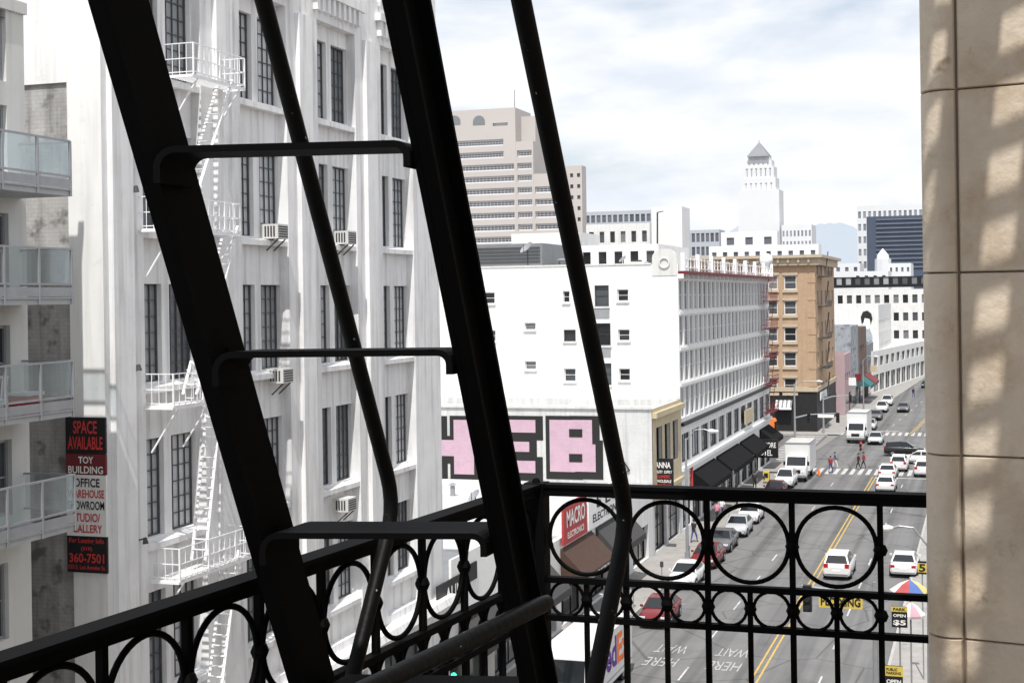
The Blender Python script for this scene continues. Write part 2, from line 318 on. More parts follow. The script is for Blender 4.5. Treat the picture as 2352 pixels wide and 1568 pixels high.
# ---------------------------------------------------------------- ground, road, pavements
bend=lambda y: 0 if y<165 else .045*(y-165)
struct(MB().face(((-9000,-200,0),(9000,-200,0),(9000,12000,0),(-9000,12000,0))).build('ground',m_ground))
def strip(mb,xa,xb,ys,z,m=0):
    for i in range(len(ys)-1):
        a,b=ys[i],ys[i+1]; mb.face(((xa+bend(a),a,z),(xb+bend(a),a,z),(xb+bend(b),b,z),(xa+bend(b),b,z)),m)
road=MB(); ys=[-40,60,165,194,230,290,340,400,520]; strip(road,KL,KR,ys,.01); struct(road.build('main_road',m_asphalt))
for q in (((-140,164),(KL,193)),((KR,164),(60,193))):
    (xa,ya),(xb,yb)=q; struct(MB().face(((xa,ya,.006),(xb,ya,.006),(xb,yb,.006),(xa,yb,.006))).build('side_street',m_asphalt))
for y0,y1 in ((-40,163),(194,520)):
    yy=[y0,y1] if y1<190 else [194,230,290,340,400,520]
    for nm,xa,xb,kx,s in (('left_pavement',-30 if y0>190 else FX-.3,KL-.15,KL,1),('right_pavement',KR+.15,1.5,KR,-1)):
        p=MB(); strip(p,xa,xb,yy,.13)
        p.face(((xa,y0,0),(xb,y0,0),(xb,y0,.13),(xa,y0,.13))); struct(p.build(nm,m_walk))
        k=MB()
        for i in range(len(yy)-1):
            a,b=yy[i],yy[i+1]; A=(kx+bend(a),a); B=(kx+bend(b),b); q=-.15*s
            k.face(((A[0],a,0),(B[0],b,0),(B[0],b,.13),(A[0],a,.13))); k.face(((A[0],a,.13),(B[0],b,.13),(B[0]+q,b,.13),(A[0]+q,a,.13)))
        struct(k.build('kerb',m_kerb))
mk=MB(); zt=.016
def mrect(x0,x1,y0,y1,m=0): mk.face(((x0,y0,zt),(x1,y0,zt),(x1,y1,zt),(x0,y1,zt)),m)
for dx in (-.16,.16):
    mrect(-11+dx-.055,-11+dx+.055,-40,151,1)
    strip(mk,-11+dx-.06,-11+dx+.06,[197,230,290,340,400],zt,1)
for x in (-14.6,-7.9):
    y=20
    while y<148: mrect(x-.05,x+.05,y,y+2.6); y+=8.2
    y=200
    while y<330: strip(mk,x-.06,x+.06,[y,y+3],zt); y+=9
for i in range(18):
    x=-19.6+i*.84; mrect(x,x+.42,152.5,157.5); mrect(x+.9,x+1.32,195,199.5)
for i in range(16): y=164.8+i*1.8; mrect(-24.2,-20.4,y,y+.7)
mrect(-10.7,KR-.3,150.2,150.6); mrect(KL+.3,-11.3,201,201.5)
for i in range(11): y=80+i*6.4; mrect(KL+.1,KL+2.3,y,y+.1)
struct(mk.build('road_markings',[m_mark,m_yel]))
for cx in (-12.9,-16.2):
    for s,y in (('HERE',71.6),('WAIT',74.4)): struct(text(s,(cx+.85,y+1.7,.02),(-1,0,0),(0,-1,0),1.7,1.7,m_wornmark,None,'road_lettering',.0,0))
rg=MB(); xs=[]
for i in range(90):
    px=1300+i*11; yy=560-50*sin(PI*min(1,max(0,(px-1480)/620)))*(.75+.25*sin(px*.03))-10*sin(px*.011)-6*random.random()
    xs.append(onY(px,min(yy,600),9500))
for a,b in zip(xs,xs[1:]): rg.face(((a.x,9500,0),(b.x,9500,0),b,a)); 
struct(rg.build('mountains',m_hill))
# ---------------------------------------------------------------- own building pier
Cz=lambda z: H+z
pier=thing('stone_pier','stained cream stone pier with a rounded edge and sun dapples at the balcony end','pillar',(.2,4.6,0))
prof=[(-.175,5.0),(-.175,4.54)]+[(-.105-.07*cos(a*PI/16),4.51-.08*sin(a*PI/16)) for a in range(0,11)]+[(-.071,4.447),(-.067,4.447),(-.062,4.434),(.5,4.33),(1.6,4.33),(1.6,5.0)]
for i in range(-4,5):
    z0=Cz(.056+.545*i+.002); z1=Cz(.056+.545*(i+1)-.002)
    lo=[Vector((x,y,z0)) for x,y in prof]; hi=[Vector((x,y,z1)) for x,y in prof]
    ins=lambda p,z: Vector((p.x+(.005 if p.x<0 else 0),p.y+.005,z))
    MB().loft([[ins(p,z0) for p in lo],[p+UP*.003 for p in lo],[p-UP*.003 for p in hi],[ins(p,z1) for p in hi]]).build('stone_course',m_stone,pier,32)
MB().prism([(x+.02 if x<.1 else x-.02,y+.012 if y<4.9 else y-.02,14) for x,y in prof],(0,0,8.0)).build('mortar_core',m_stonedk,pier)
own=thing('stone_building','tan stone building whose wall carries the black balcony','building',(6,20,0))
MB().box(1.0,14,-12,4.2,0,20.5).box(.75,14,5.05,60,0,22).build('wall',m_stone,own)
# ---------------------------------------------------------------- balcony (black iron)
bal=thing('fire_escape_balcony','black iron balcony with rows of rings in its railing','balcony',(-.8,3,Cz(-1.6)),None)
def rail_run(A,B,first,nbig,pitch=.275):
    A,B=Vector(A),Vector(B); d=(B-A); Ln=d.length; u=d/Ln
    P=lambda s,z: A+u*s+UP*Cz(z)
    MB().bar(P(0,-.655),P(Ln,-.655),.05,.03).bar(P(0,-.636),P(Ln,-.636),.062,.012).build('top_rail',m_iron,bal)
    MB().bar(P(0,-.955),P(Ln,-.955),.03,.02).build('middle_rail',m_iron,bal)
    MB().bar(P(0,-1.083),P(Ln,-1.083),.03,.02).build('lower_rail',m_iron,bal)
    MB().bar(P(0,-1.55),P(Ln,-1.55),.03,.03).build('bottom_rail',m_iron,bal)
    for i in range(nbig):
        s=first+i*pitch
        if s>Ln: break
        b=MB().bar(P(s,-1.55),P(s,-.66),.018,.018,ref=u).build('picket',m_iron,bal)
        MB().sphere(P(s,-.812),.023,8).build('bead',m_iron,b,40); MB().sphere(P(s,-1.019),.023,8).build('bead',m_iron,b,40)
        s0=s-pitch/2
        if s0>.06:
            MB().ring(P(s0,-.808),u,UP,.126,.0075,40,8).build('large_ring',m_iron,bal,60)
            b=MB().bar(P(s0,-1.55),P(s0,-.965),.016,.016,ref=u).build('picket',m_iron,bal); MB().sphere(P(s0,-1.019),.021,8).build('bead',m_iron,b,40)
        for q in (s-pitch*.25,s-pitch*.75):
            if q>.04: MB().ring(P(q,-1.019),u,UP,.058,.006,24).build('small_ring',m_iron,bal,60)
rail_run((-1.456,4.62,0),(-.1,4.62,0),.31,5)
rail_run((-1.456,4.62,0),(-1.80,.9,0),.30,13)
MB().box(-1.49,-1.42,4.585,4.655,Cz(-1.6),Cz(-.628)).sphere((-1.456,4.62,Cz(-.628)),.016,8).build('corner_post',m_iron,bal)
fl=MB()
y=.9
while y<4.6: fl.box(-1.5-(4.62-y)*.09,.3,y,y+.05,Cz(-1.6),Cz(-1.585)); y+=.12
fl.box(-1.45,-1.4,.9,4.6,Cz(-1.66),Cz(-1.603)).box(-.3,-.25,.9,4.6,Cz(-1.66),Cz(-1.603)); fl.build('floor_slats',m_iron,bal)
upb=thing('upper_balcony','unseen slatted iron balcony above the stair, gaps shaped to cast dapples on the pier','balcony',(-.3,3,Cz(2.6)))
ub=MB(); y=.6
while y<4.4:
    ub.box(-1.7 if y>3.4 else -.62,.9,y,y+.045,Cz(2.6),Cz(2.612)); y+=.112
for a,b in ((-.62,.04),(.085,.235),(.325,.475),(.555,.9)): ub.box(a,b,.6,4.4,Cz(2.57),Cz(2.597))  # out of view; boards and gaps sized to shape sun spots on the pier
ub.build('floor_slats',m_iron,upb)
# ---------------------------------------------------------------- stair
stair=thing('fire_escape_stair','steep black iron stair with pipe handrails rising across the view','stair',(-1.2,3.2,Cz(-1.55)))
sd=Vector((0,.74,-1.432)).normalized(); sn=Vector((0,sd.z,-sd.y)); 
def SP(X,dy,Z): return Vector((X,2.26+dy+.74*(.558-Z)/1.432,Cz(Z)))
X1,X2=-1.49,-.995
for X,dy,s in ((X1,0,-1),(X2,.11,1)):
    a,b=SP(X,dy,1.9),SP(X,dy,-1.55); c=(a+b)/2; hl=(b-a)/2
    mb=MB().obox(c,hl,sn*.066,(.006,0,0))
    mb.obox(c+sn*.06+Vector((s*.02,0,0)),hl,sn*.005,(.0145,0,0)).obox(c-sn*.06+Vector((s*.02,0,0)),hl,sn*.005,(.0145,0,0))
    for i in range(9): mb.sphere(SP(X,dy,.295-.395*(i-4)),.012,6)
    mb.build('stringer',m_iron,stair)
for i in range(-4,4):
    Z=.295-.395*i; y0=SP(0,.05,Z).y; a=X1+.008; b=X2-.008; dl,dr,rl,rr=-.07,-.05,.04,.03
    out=[(a,dl)]+[(a+rl-rl*cos(t*PI/10),-rl+rl*sin(t*PI/10)) for t in range(6)]+[(b-rr+rr*sin(t*PI/10),-rr+rr*cos(t*PI/10)) for t in range(6)]+[(b,dr)]
    th=.013
    inn=[(b-th,dr)]+[(b-rr+(rr-th)*sin(t*PI/10),-rr+(rr-th)*cos(t*PI/10)) for t in range(5,-1,-1)]+[(a+rl-(rl-th)*cos(t*PI/10),-rl+(rl-th)*sin(t*PI/10)) for t in range(5,-1,-1)]+[(a+th,dl)]
    mb=MB(); k=len(out); hw_=.062 if i<2 else .08
    def Y(x): return y0+.11*((x-X1)/(X2-X1)-.5)
    for j in range(k-1):
        q=[out[j],out[j+1],inn[len(inn)-2-j],inn[len(inn)-1-j]]
        f=[Vector((x,Y(x)-hw_,Cz(Z+z))) for x,z in q]; g=[Vector((x,Y(x)+hw_,Cz(Z+z))) for x,z in q]
        mb.face(f).face(g).face((f[0],f[1],g[1],g[0])).face((f[2],f[3],g[3],g[2]))
    mb.build('tread',m_iron,stair)
def arc(pts,n=5):
    out=[Vector(pts[0])]
    for a,b,c in zip(pts,pts[1:],pts[2:]):
        a,b,c=Vector(a),Vector(b),Vector(c); p=b+(a-b).normalized()*.1; q=b+(c-b).normalized()*.1
        for i in range(n+1): t=i/n; out.append(p*(1-t)**2+b*2*t*(1-t)+q*t*t)
    return out+[Vector(pts[-1])]
MB().tube(arc([(X1,2.08,Cz(1.9)),(X1,3.48,Cz(-.545)),(X1,3.0,Cz(-1.2))]),.0195,12).build('handrail',m_ironspeck,stair,50)
xb=-.887
MB().tube(arc([(xb,1.84,Cz(1.9)),(xb,3.60,Cz(-.575)),(xb,2.9,Cz(-1.25))]),.0215,12).build('handrail',m_ironspeck,stair,50)
MB().tube([(-1.03,2.0,Cz(-.66)),(-.912,2.92,Cz(-.66)),(-.908,2.95,Cz(-.66)),(-.906,2.965,Cz(-.66))],[.0185,.0185,.016,.007],12).build('guard_bar',m_ironspeck,stair,50)
# ---------------------------------------------------------------- grey loft building
GY0,GY1,GT=33.7,59.2,32.6
gray=thing('loft_building','tall pale grey concrete loft building with deep piers and white fire escape','building',(FX,GY0,0))
gw=MB(); bays=[35.7+5.76*i for i in range(4)]; BW=3.3; sills=[7.6,12.1,16.67,21.2,25.8]; WH=2.9; RC=.34
facade(gw,(FX,GY0),PI/2,GY1-GY0,0,GT,[(b-GY0,b-GY0+BW,6.2,29.3) for b in bays]+[(b-GY0-.4,b-GY0+BW+.4,.3,4.6) for b in bays],RC)
for b in bays:
    facade(gw,(FX-RC,b),PI/2,BW,6.2,29.3,[(o,o+1.42,s,s+WH) for s in sills for o in (0.02,1.86)],.24)
gw.face([(FX,GY1,0),(-48,GY1,0),(-48,GY1,GT),(FX,GY1,GT)]).face([(-48,GY1,0),(-48,GY0+.2,0),(-48,GY0+.2,GT),(-48,GY1,GT)])
gw.build('wall',m_conc,gray)
MB().box(-24.15,FX,GY0-.005,GY0+.4,0,GT).box(-48,-24.155,GY0+.12,GY0+.5,25.2,GT).build('side_pier',m_concw,gray)
MB().face([(-48,GY0+.2,0),(-24.15,GY0+.2,0),(-24.15,GY0+.2,25.2),(-48,GY0+.2,25.2)]).build('side_wall',m_oldbrick,gray)
MB().face([(-48,GY0,GT-.3),(FX,GY0,GT-.3),(FX,GY1,GT-.3),(-48,GY1,GT-.3)]).build('roof',m_roofd,gray)
for b in bays:
    for s in sills:
        MB().prism([(FX-RC-.14,b+.02,s-.02),(FX-.04,b+.02,s-.12),(FX-.04,b+.02,s-.3),(FX-RC-.14,b+.02,s-.3)],(0,BW-.04,0)).build('sill',m_conc,gray)
        for o in (.02,1.86): window(gray,(FX-RC,b),PI/2,(o,o+1.42,s,s+WH),.24,4,6,m_sashf,g_sash,.045)
    window(gray,(FX,GY0),PI/2,(b-GY0-.4,b-GY0+BW+.4,.3,4.6),RC,3,2,m_frame,g_dark,.1,name='shop_window')
MB().prism([(FX+.004,GY0+.6,5.9),(FX+.6,GY0+.6,5.9),(FX+.7,GY0+.6,5.6),(FX+.45,GY0+.6,5.4),(FX+.3,GY0+.6,5.0),(FX+.004,GY0+.6,4.9)],(0,GY1-GY0-.6,0)).build('cornice',m_conc,gray)
for b in bays:
    db=MB()
    for k in range(9): db.box(FX+.005,FX+.2,b-.3+k*.45,b-.3+k*.45+.22,29.6,30.2)
    db.box(FX+.004,FX+.26,b-.5,b+BW+.6,30.2,30.5)
    for k in range(4): db.ring((FX+.06,b+.2+k*.95,31.0),(0,1,0),(0,0,1),.36,.09,16,6)
    db.build('corbel_frieze',m_conc,gray)
    MB().box(FX+.003,FX+.18,b-1.75,b-.75,6.,29.2).build('pilaster',m_conc,gray)
sg=thing('wall_sign','tall black, red and white leasing sign on the grey building corner','sign',(-23.6,GY0-.1,11.5))
sx0,sx1=-24.28,-23.0; sy=GY0-.1
def syz(py): return onY(200,py,sy).z
zz=[syz(p) for p in (1315,1231,1090,1042,958)]
for (a,b),m in zip(zip(zz,zz[1:]),(m_black,m_signw,m_dkred,m_black)): MB().box(sx0,sx1,sy,sy+.08,a+.005,b-.005).build('panel',m,sg)
def sline(s,pa,pb,mat,x0=.06,x1=.94,bold=.02): 
    za,zb=syz(pb),syz(pa); text(s,(sx0+(sx1-sx0)*x0,sy,za),(1,0,0),(0,0,1),(sx1-sx0)*(x1-x0),zb-za,mat,sg,'lettering',bold,.012)
for a in (('SPACE',966,996,m_letred,.2,.8),('AVAILABLE',1002,1032,m_letred),('TOY',1048,1064,m_letw,.32,.7),('BUILDING',1070,1087,m_letw),('OFFICE',1098,1118,m_letb,.2,.85),('WAREHOUSE',1124,1143,m_letred,.04,.96),('SHOWROOM',1150,1170,m_letb,.04,.96),('STUDIO/',1178,1198,m_letred,.15,.85),('GALLERY',1204,1223,m_letred,.15,.9),('For Leasing Info',1235,1250,m_letred),('(310)',1255,1266,m_letred,.36,.64),('360-7501',1270,1292,m_letred),('533 S. Los Angeles St.',1297,1310,m_letred,.03,.97)): sline(*a)
# white fire escape on the grey building
fe=thing('white_fire_escape','white painted steel fire escape with ladders on the grey loft building','fire escape',(FX,36,8))
fx=FX+.95; xl=FX+.6; RH=.95
spec=[(384,560,203,(512,205),(420,500)),(324,550,538,(526,541),(436,905)),(336,490,922,(492,924),(456,1285)),(350,574,1278,(530,1285),(478,1700))]
for i,(pa_,pb_,pz_,lt_,lb_) in enumerate(spec):
    q=onX(pb_,pz_,fx); z=q.z; fy1=q.y; fy0=onX(pa_,pz_,FX+.05).y
    mb=MB(); y=fy0
    while y<fy1: mb.box(FX+.02,fx,y,y+.05,z,z+.025); y+=.14
    mb.box(fx-.04,fx,fy0,fy1,z-.07,z-.002).box(FX+.02,fx,fy0-.05,fy0-.005,z-.07,z).box(FX+.02,fx,fy1+.07,fy1+.11,z-.07,z).build('platform',m_whitemetal,fe)
    mb=MB(); T=.028; y1_=fy1+.05
    for q in (RH,.5,.1): mb.bar((fx,fy0,z+q),(fx,y1_,z+q),T,T).bar((FX,fy0,z+q),(fx,fy0,z+q),T,T).bar((FX,y1_,z+q),(fx,y1_,z+q),T,T)
    n=int((fy1-fy0)/.3)
    for k in range(n+1): y=fy0+(y1_-fy0)*k/n; t=.045 if k%5==0 else .018; mb.bar((fx,y,z),(fx,y,z+RH),t,t)
    for y in (fy0,y1_):
        for k in range(1,4): mb.bar((FX+.95*k/4,y,z),(FX+.95*k/4,y,z+RH),.018,.018)
    mb.build('railing',m_whitemetal,fe)
    for y in (fy0+.3,fy1-.2): MB().bar((fx-.05,y,z-.07),(FX+.01,y,z-1.35),.045,.045).build('bracket',m_whitemetal,fe)
    a=onX(lt_[0],lt_[1],xl); b=onX(lb_[0],lb_[1],xl); b.z=max(b.z,2.6); d=(a-b)/(a.z-b.z); mb=MB(); top=a+d*.3
    for x in (-.23,.23): mb.bar(top+Vector((x,0,0)),b+Vector((x,0,0)),.035,.09,ref=(1,0,0))
    n=int((a.z-b.z)/.3)
    for k in range(1,n): c=b+d*(.3*k); mb.bar(c-Vector((.23,0,0)),c+Vector((.23,0,0)),.1,.022)
    mb.build('ladder',m_whitemetal,fe)
def aircon(px,py,label):
    p=onX(px,py,FX+.1); t=thing('air_conditioner',label,'air conditioner',(FX,p.y,p.z-.25),'air conditioners in the grey building windows')
    MB().box(FX-.5,FX+.3,p.y-.38,p.y+.38,p.z-.25,p.z+.25).build('case',m_panel,t)
    g=MB()
    for k in range(5): g.box(FX+.303,FX+.315,p.y-.33,p.y+.33,p.z-.2+k*.085,p.z-.155+k*.085)
    for k in range(4): g.box(FX-.2+k*.11,FX-.14+k*.11,p.y-.392,p.y-.383,p.z-.18,p.z+.18)
    g.build('grille',m_frame,t)
    for s_ in (-.26,.26): MB().bar((FX+.25,p.y+s_,p.z-.26),(FX-.2,p.y+s_,p.z-.65),.04,.04).build('bracket',m_frame,t)
aircon(638,532,'white air conditioner under the second bay window, upper of the two there'); aircon(798,546,'white air conditioner in the third bay window beside the slanting handrail'); aircon(650,862,'white air conditioner in the second bay window, lower of the two there'); aircon(798,1157,'white air conditioner in the lowest visible third bay window')
for (px,py),w_ in zip(((312,433),(318,843),(333,1240)),('uppermost','middle','lowest')):
    p=onX(px,py,FX+.2); t=thing('wall_lamp','small dark wall lamp on the grey corner pier, %s of three'%w_,'lamp',p,'wall lamps on the grey corner pier')
    MB().tube([(FX+.01,p.y,p.z),(FX+.2,p.y,p.z+.05)],.025,6).build('arm',m_frame,t); MB().tube([(FX+.2,p.y,p.z+.08),(FX+.22,p.y,p.z-.1)],[.05,.09],8).build('shade',m_frame,t)
# ---------------------------------------------------------------- modern apartment building
ax=-23.2; apt=thing('apartment_building','pale modern apartment building with glass fronted balconies','building',(ax,18,0))
slabs=[21.7,19.0,16.2,13.35]; aw=MB(); ho=[(20.6,21.9,z+.4,z+2.3) for z in slabs+[24.4-.2]]+[(20.2,21.7,10.7,12.6),(20.2,21.7,8.0,9.9),(20.2,21.7,5.2,7.1)]+[(17.2,19.8,z+.4,z+2.3) for z in slabs]
facade(aw,(ax,8),PI/2,22.6,0,26.4,ho,.2); aw.face([(ax,30.6,0),(-48,30.6,0),(-48,30.6,26.4),(ax,30.6,26.4)]).face([(ax,8,0),(-48,8,0),(-48,8,26.4),(ax,8,26.4)]).face([(-48,8,0),(-48,30.6,0),(-48,30.6,26.4),(-48,8,26.4)]).build('wall',m_panel,apt)
MB().face([(ax,8,26.2),(-48,8,26.2),(-48,30.6,26.2),(ax,30.6,26.2)]).build('roof',m_roofd,apt)
MB().box(ax-.1,ax+.08,8,30.65,26.402,26.7).build('coping',m_panel,apt)
for h in ho: window(apt,(ax,8),PI/2,h,.2,1,2,m_alu,g_dark,.08)
for z in slabs:
    f=ax+1.5; MB().box(ax+.004,f,14,30.35,z,z+.14).build('balcony_slab',m_slab,apt)
    MB().box(f+.004,f+.03,14,30.35,z+.2,z+.42).build('balcony_fascia',m_alu,apt)
    fr=MB()
    for q in (.5,1.38): fr.bar((f+.01,14,z+q),(f+.01,30.35,z+q),.05,.05).bar((ax+.01,30.35,z+q),(f,30.35,z+q),.05,.05)
    fr.bar((f+.01,14,z+.16),(f+.01,30.35,z+.16),.05,.05)
    for k in range(13): y=30.35-k*1.3; fr.bar((f+.015,y,z),(f+.015,y,z+1.38),.06,.06)
    fr.build('balcony_frame',m_alu,apt)
    for k in range(12): y=30.35-k*1.3; MB().face([(f+.012,y-.04,z+.53),(f+.012,y-1.26,z+.53),(f+.012,y-1.26,z+1.35),(f+.012,y-.04,z+1.35)]).build('glass_panel',m_bglass,apt)
    MB().face([(ax+.05,30.34,z+.53),(f-.03,30.34,z+.53),(f-.03,30.34,z+1.35),(ax+.05,30.34,z+1.35)]).build('glass_panel',m_bglass,apt)
def chair(p,label):
    t=thing('patio_chair',label,'chair',p); x,y,z=p
    MB().box(x-.25,x+.25,y-.25,y+.25,z+.4,z+.44).build('seat',m_whitemetal,t); b=MB()
    for k in range(5): b.bar((x-.22+k*.11,y+.24,z+.44),(x-.22+k*.11,y+.32,z+.95),.06,.02)
    b.bar((x-.25,y+.32,z+.95),(x+.25,y+.32,z+.95),.04,.06); b.build('backrest',m_whitemetal,t)
    for a in (-.22,.22):
        for c in (-.22,.22): MB().bar((x+a,y+c,z),(x+a,y+c,z+.4),.04,.04).build('leg',m_whitemetal,t)
chair((-22.3,28.0,16.34),'white slatted patio chair on the third glass balcony')
t=thing('storage_crate','red storage crate standing behind the balcony glass','crate',(-22.2,29.2,16.34)); MB().box(-22.5,-21.95,28.9,29.5,16.34,16.8).build('crate_body',m_redp,t); MB().box(-22.53,-21.92,28.87,29.53,16.803,16.88).build('lid',m_signw,t)
# ---------------------------------------------------------------- corner shops
SY0=59.35
shop=thing('shop_row','low white shop row with fascia signs and awnings beside the grey loft building','shop',(FX,SY0,0))
building('', '',(-50,SY0),0,50+FX,101.2-SY0,0,5.3,m_white2,(),[(.8+i*5.8,5.6+i*5.8,.3,2.7) for i in range(7)],.4,m_roofw,root=shop,parapet=.35,wk=dict(nu=3,nv=1,fm=m_black,gm=g_dark))
def sign(name,label,px0,px1,py0,py1,Y,mat,lines,cat='sign',th=.15,group=None):
    a,b=onY(px0,py1,Y),onY(px1,py0,Y); t=thing(name,label,cat,((a.x+b.x)/2,Y,a.z),group); MB().box(a.x,b.x,Y,Y+th,a.z,b.z).build('panel',mat,t)
    for s,x0,x1,y0,y1,m in lines: text(s,(a.x+(b.x-a.x)*x0,Y,a.z+(b.z-a.z)*y0),(1,0,0),(0,0,1),(b.x-a.x)*(x1-x0),(b.z-a.z)*(y1-y0),m,t,off=.02)
    return t
def esign(name,label,y0,y1,z0,z1,X,mat,lines,th=.12):
    t=thing(name,label,'sign',(X,y0,z0)); MB().box(X-th,X,y0,y1,z0,z1).build('panel',mat,t)
    for s,a,b,c,d,m in lines: text(s,(X,y0+(y1-y0)*a,z0+(z1-z0)*c),(0,1,0),(0,0,1),(y1-y0)*(b-a),(z1-z0)*(d-c),m,t,off=.02)
    return t
def eY(px,py=1300): return onX(px,py,FX+.3).y
esign('shop_fascia','long blank white fascia above the shops beside the grey loft building',59.6,eY(1262),4.4,7.3,FX+.22,m_signw,[])
esign('shop_sign','black fascia panel with white letters ALIN on the long white fascia',eY(1004),eY(1062),5.2,6.5,FX+.3,m_black,[('ALIN',.3,.95,.22,.78,m_letw)],th=.07)
esign('shop_sign','small black fascia panel right of the ALIN panel',eY(1078),eY(1096),5.9,6.7,FX+.3,m_letb,[],th=.07)
esign('shop_sign','red shop sign reading MACRO above the brown awning',77.4,82.4,4.9,7.2,FX+.25,m_signred,[('MACRO',.12,.9,.4,.82,m_letw),('ELECTRONICS',.15,.85,.12,.28,m_letw)])
esign('shop_sign','white shop sign reading ELECTRONICS beside the red one',82.8,92,4.9,7.1,FX+.25,m_signw,[('S LO',.2,.8,.5,.85,m_letb),('ELECTRONICS',.1,.9,.15,.38,m_letb)])
def awning(label,y0,y1,z0,z1,out,mat,group=None,wd=None):
    t=thing('awning',label,'awning',(FX,y0,z0),group)
    MB().face([(FX+.02,y0,z1),(FX+.02,y1,z1),(FX+out,y1,z0),(FX+out,y0,z0)]).face([(FX+.02,y0,z1),(FX+out,y0,z0),(FX+.02,y0,z0)]).face([(FX+.02,y1,z1),(FX+out,y1,z0),(FX+.02,y1,z0)]).build('canvas',mat,t)
    v=MB().face([(FX+out,y0,z0),(FX+out,y1,z0),(FX+out,y1,z0-.4),(FX+out,y0,z0-.4)]).build('valance',mat,t)
    for y in (y0+.1,y1-.1): MB().bar((FX,y,z0),(FX+out,y,z0),.04,.04).build('frame_arm',m_frame,t)
    if wd: text(wd,(FX+out,y0+.5,z0-.33),(0,1,0),(0,0,1),y1-y0-1,.24,m_letw,t,off=.01)
awning('brown canvas awning below the red MACRO sign',77.5,84.2,3.2,4.7,1.5,m_brown,None,'MACRO ELECTRONICS'); awning('grey black canvas awning beside the brown one',85.2,93,3.2,4.7,1.4,m_greyawn); awning('long dark awning under the white fascia beside the grey loft building',61,75.5,3.0,4.2,1.2,m_greyawn)
heb=thing('painted_wall_building','two storey building with huge pink painted letters on its pale side wall','building',(FX,101.3,0))
eh=[(1.2,3.2,6.2,9.3),(4.1,6.1,6.2,9.3),(7,9,6.2,9.3)]
building('','',(-52,101.3),0,FX+52,10.2,0,10.75,m_pale,(),eh+[(.6,4.6,.2,3.6),(5.2,9.4,.2,3.6)],.3,m_roofw,root=heb,wk=dict(nu=2,nv=2,fm=m_dark,gm=g_dark))
fcm=MB(); facade(fcm,(FX+.06,101.28),PI/2,10.2,3.7,10.78,eh,.055); fcm.build('street_front',m_cream,heb)
MB().box(FX+.065,FX+.4,101.2,111.48,10.1,10.5).build('cornice',m_cream,heb); MB().box(FX+.065,FX+.3,101.2,111.48,4.4,4.7).build('belt_course',m_cream,heb)
MB().box(-52,FX,101.15,101.28,10.76,10.95).build('coping',m_panel,heb)
def glyph(rects,holes):
    Y=101.27; b=MB(); p=MB()
    def W(px,py): q=onY(px,py,101.3); return q.x,q.z
    for i,(x0,x1,y0,y1) in enumerate(rects):
        a,c=W(x0-9,y1+17),W(x1+17,y0-9); e=Y-.001*i; b.face([(a[0],e,a[1]),(c[0],e,a[1]),(c[0],e,c[1]),(a[0],e,c[1])])
        a,c=W(x0,y1),W(x1,y0); e=Y-.03-.001*i; p.face([(a[0],e,a[1]),(c[0],e,a[1]),(c[0],e,c[1]),(a[0],e,c[1])])
    o=b.build('letter_outline',m_letb,heb); p.build('letter_fill',m_pink,o)
    for x0,x1,y0,y1 in holes:
        a,c=W(x0,y1),W(x1,y0); e=Y-.06; MB().face([(a[0],e,a[1]),(c[0],e,a[1]),(c[0],e,c[1]),(a[0],e,c[1])]).build('letter_counter',m_letb,o)
glyph([(968,1010,964,1088),(1044,1088,964,1088),(1008,1046,1010,1046)],[])
glyph([(1114,1165,964,1084),(1160,1230,964,992),(1160,1216,1014,1036),(1160,1230,1058,1084)],[])
glyph([(1264,1320,964,1082),(1318,1360,964,1022),(1318,1368,1020,1082)],[(1308,1338,985,1003),(1308,1338,1042,1060)])
def W3(px,py): return onY(px,py,101.2)
MB().tube([W3(1400,1065),W3(1408,1040),W3(1416,1070),W3(1425,1045),W3(1434,1062),W3(1446,1080),W3(1430,1088),W3(1412,1082)],.06,5).build('scrawl',m_letb,heb)
sign('projecting_sign','black projecting sign for ANNA beauty supply on the yellow front',1500,1546,1053,1120,102.6,m_black,[('ANNA',.12,.88,.68,.88,m_letw),('BEAUTY  SUPPLY',.06,.94,.5,.6,m_letw),('COSMETIC',.15,.85,.34,.44,m_letred),('WHOLESALE',.1,.9,.19,.29,m_letw),('COSMETICOS',.08,.92,.04,.14,m_letred)])
sign('projecting_sign','narrow red vertical shop sign on the white hotel front',1577,1591,1068,1122,115,m_signred,[('Z\nA\nP\nA\nT\nE\nR\nI\nA',.25,.75,.04,.96,m_letw)])
# ---------------------------------------------------------------- white hotel
HY0,HY1=111.5,161.2; HT=21.5
hot=thing('hotel_building','large white hotel with a red cornice and a plain white side wall','hotel',(FX,HY0,0))
hx=-62.
def hp(x0,x1,y0,y1): a,b=onY(x0,y1,HY0),onY(x1,y0,HY0); return (a.x-hx,b.x-hx,a.z,b.z)
Sh=[hp(*q) for q in ((1112,1136,671,698),(1118,1138,758,784),(1205,1230,741,758),(1206,1231,829,849),(1293,1308,668,695),(1295,1322,757,784),(1296,1322,846,876),(1418,1443,664,692),(1420,1446,756,783),(1422,1447,846,874),(1366,1398,655,704),(1366,1402,742,794),(1368,1404,834,884))]
HL=HY1-HY0; cols=24; pit=HL/cols
Eh=[(.17+i*pit,.17+i*pit+1.74,9.2+k*2.87,9.2+k*2.87+2.42) for k in range(4) for i in range(cols)]
E2=[(.5+i*pit*2,.5+i*pit*2+3.2,5.6,7.9) for i in range(12)]+[(.5+i*pit*2,.5+i*pit*2+3.4,.3,3.2) for i in range(12)]
wm=MB(); facade(wm,(hx,HY0),0,FX-hx,0,HT,Sh,.25); facade(wm,(FX,HY0),PI/2,HL,0,20.9,Eh+E2,.2)
wm.face([(FX,HY1,0),(hx,HY1,0),(hx,HY1,20.9),(FX,HY1,20.9)]).build('wall',m_white,hot)
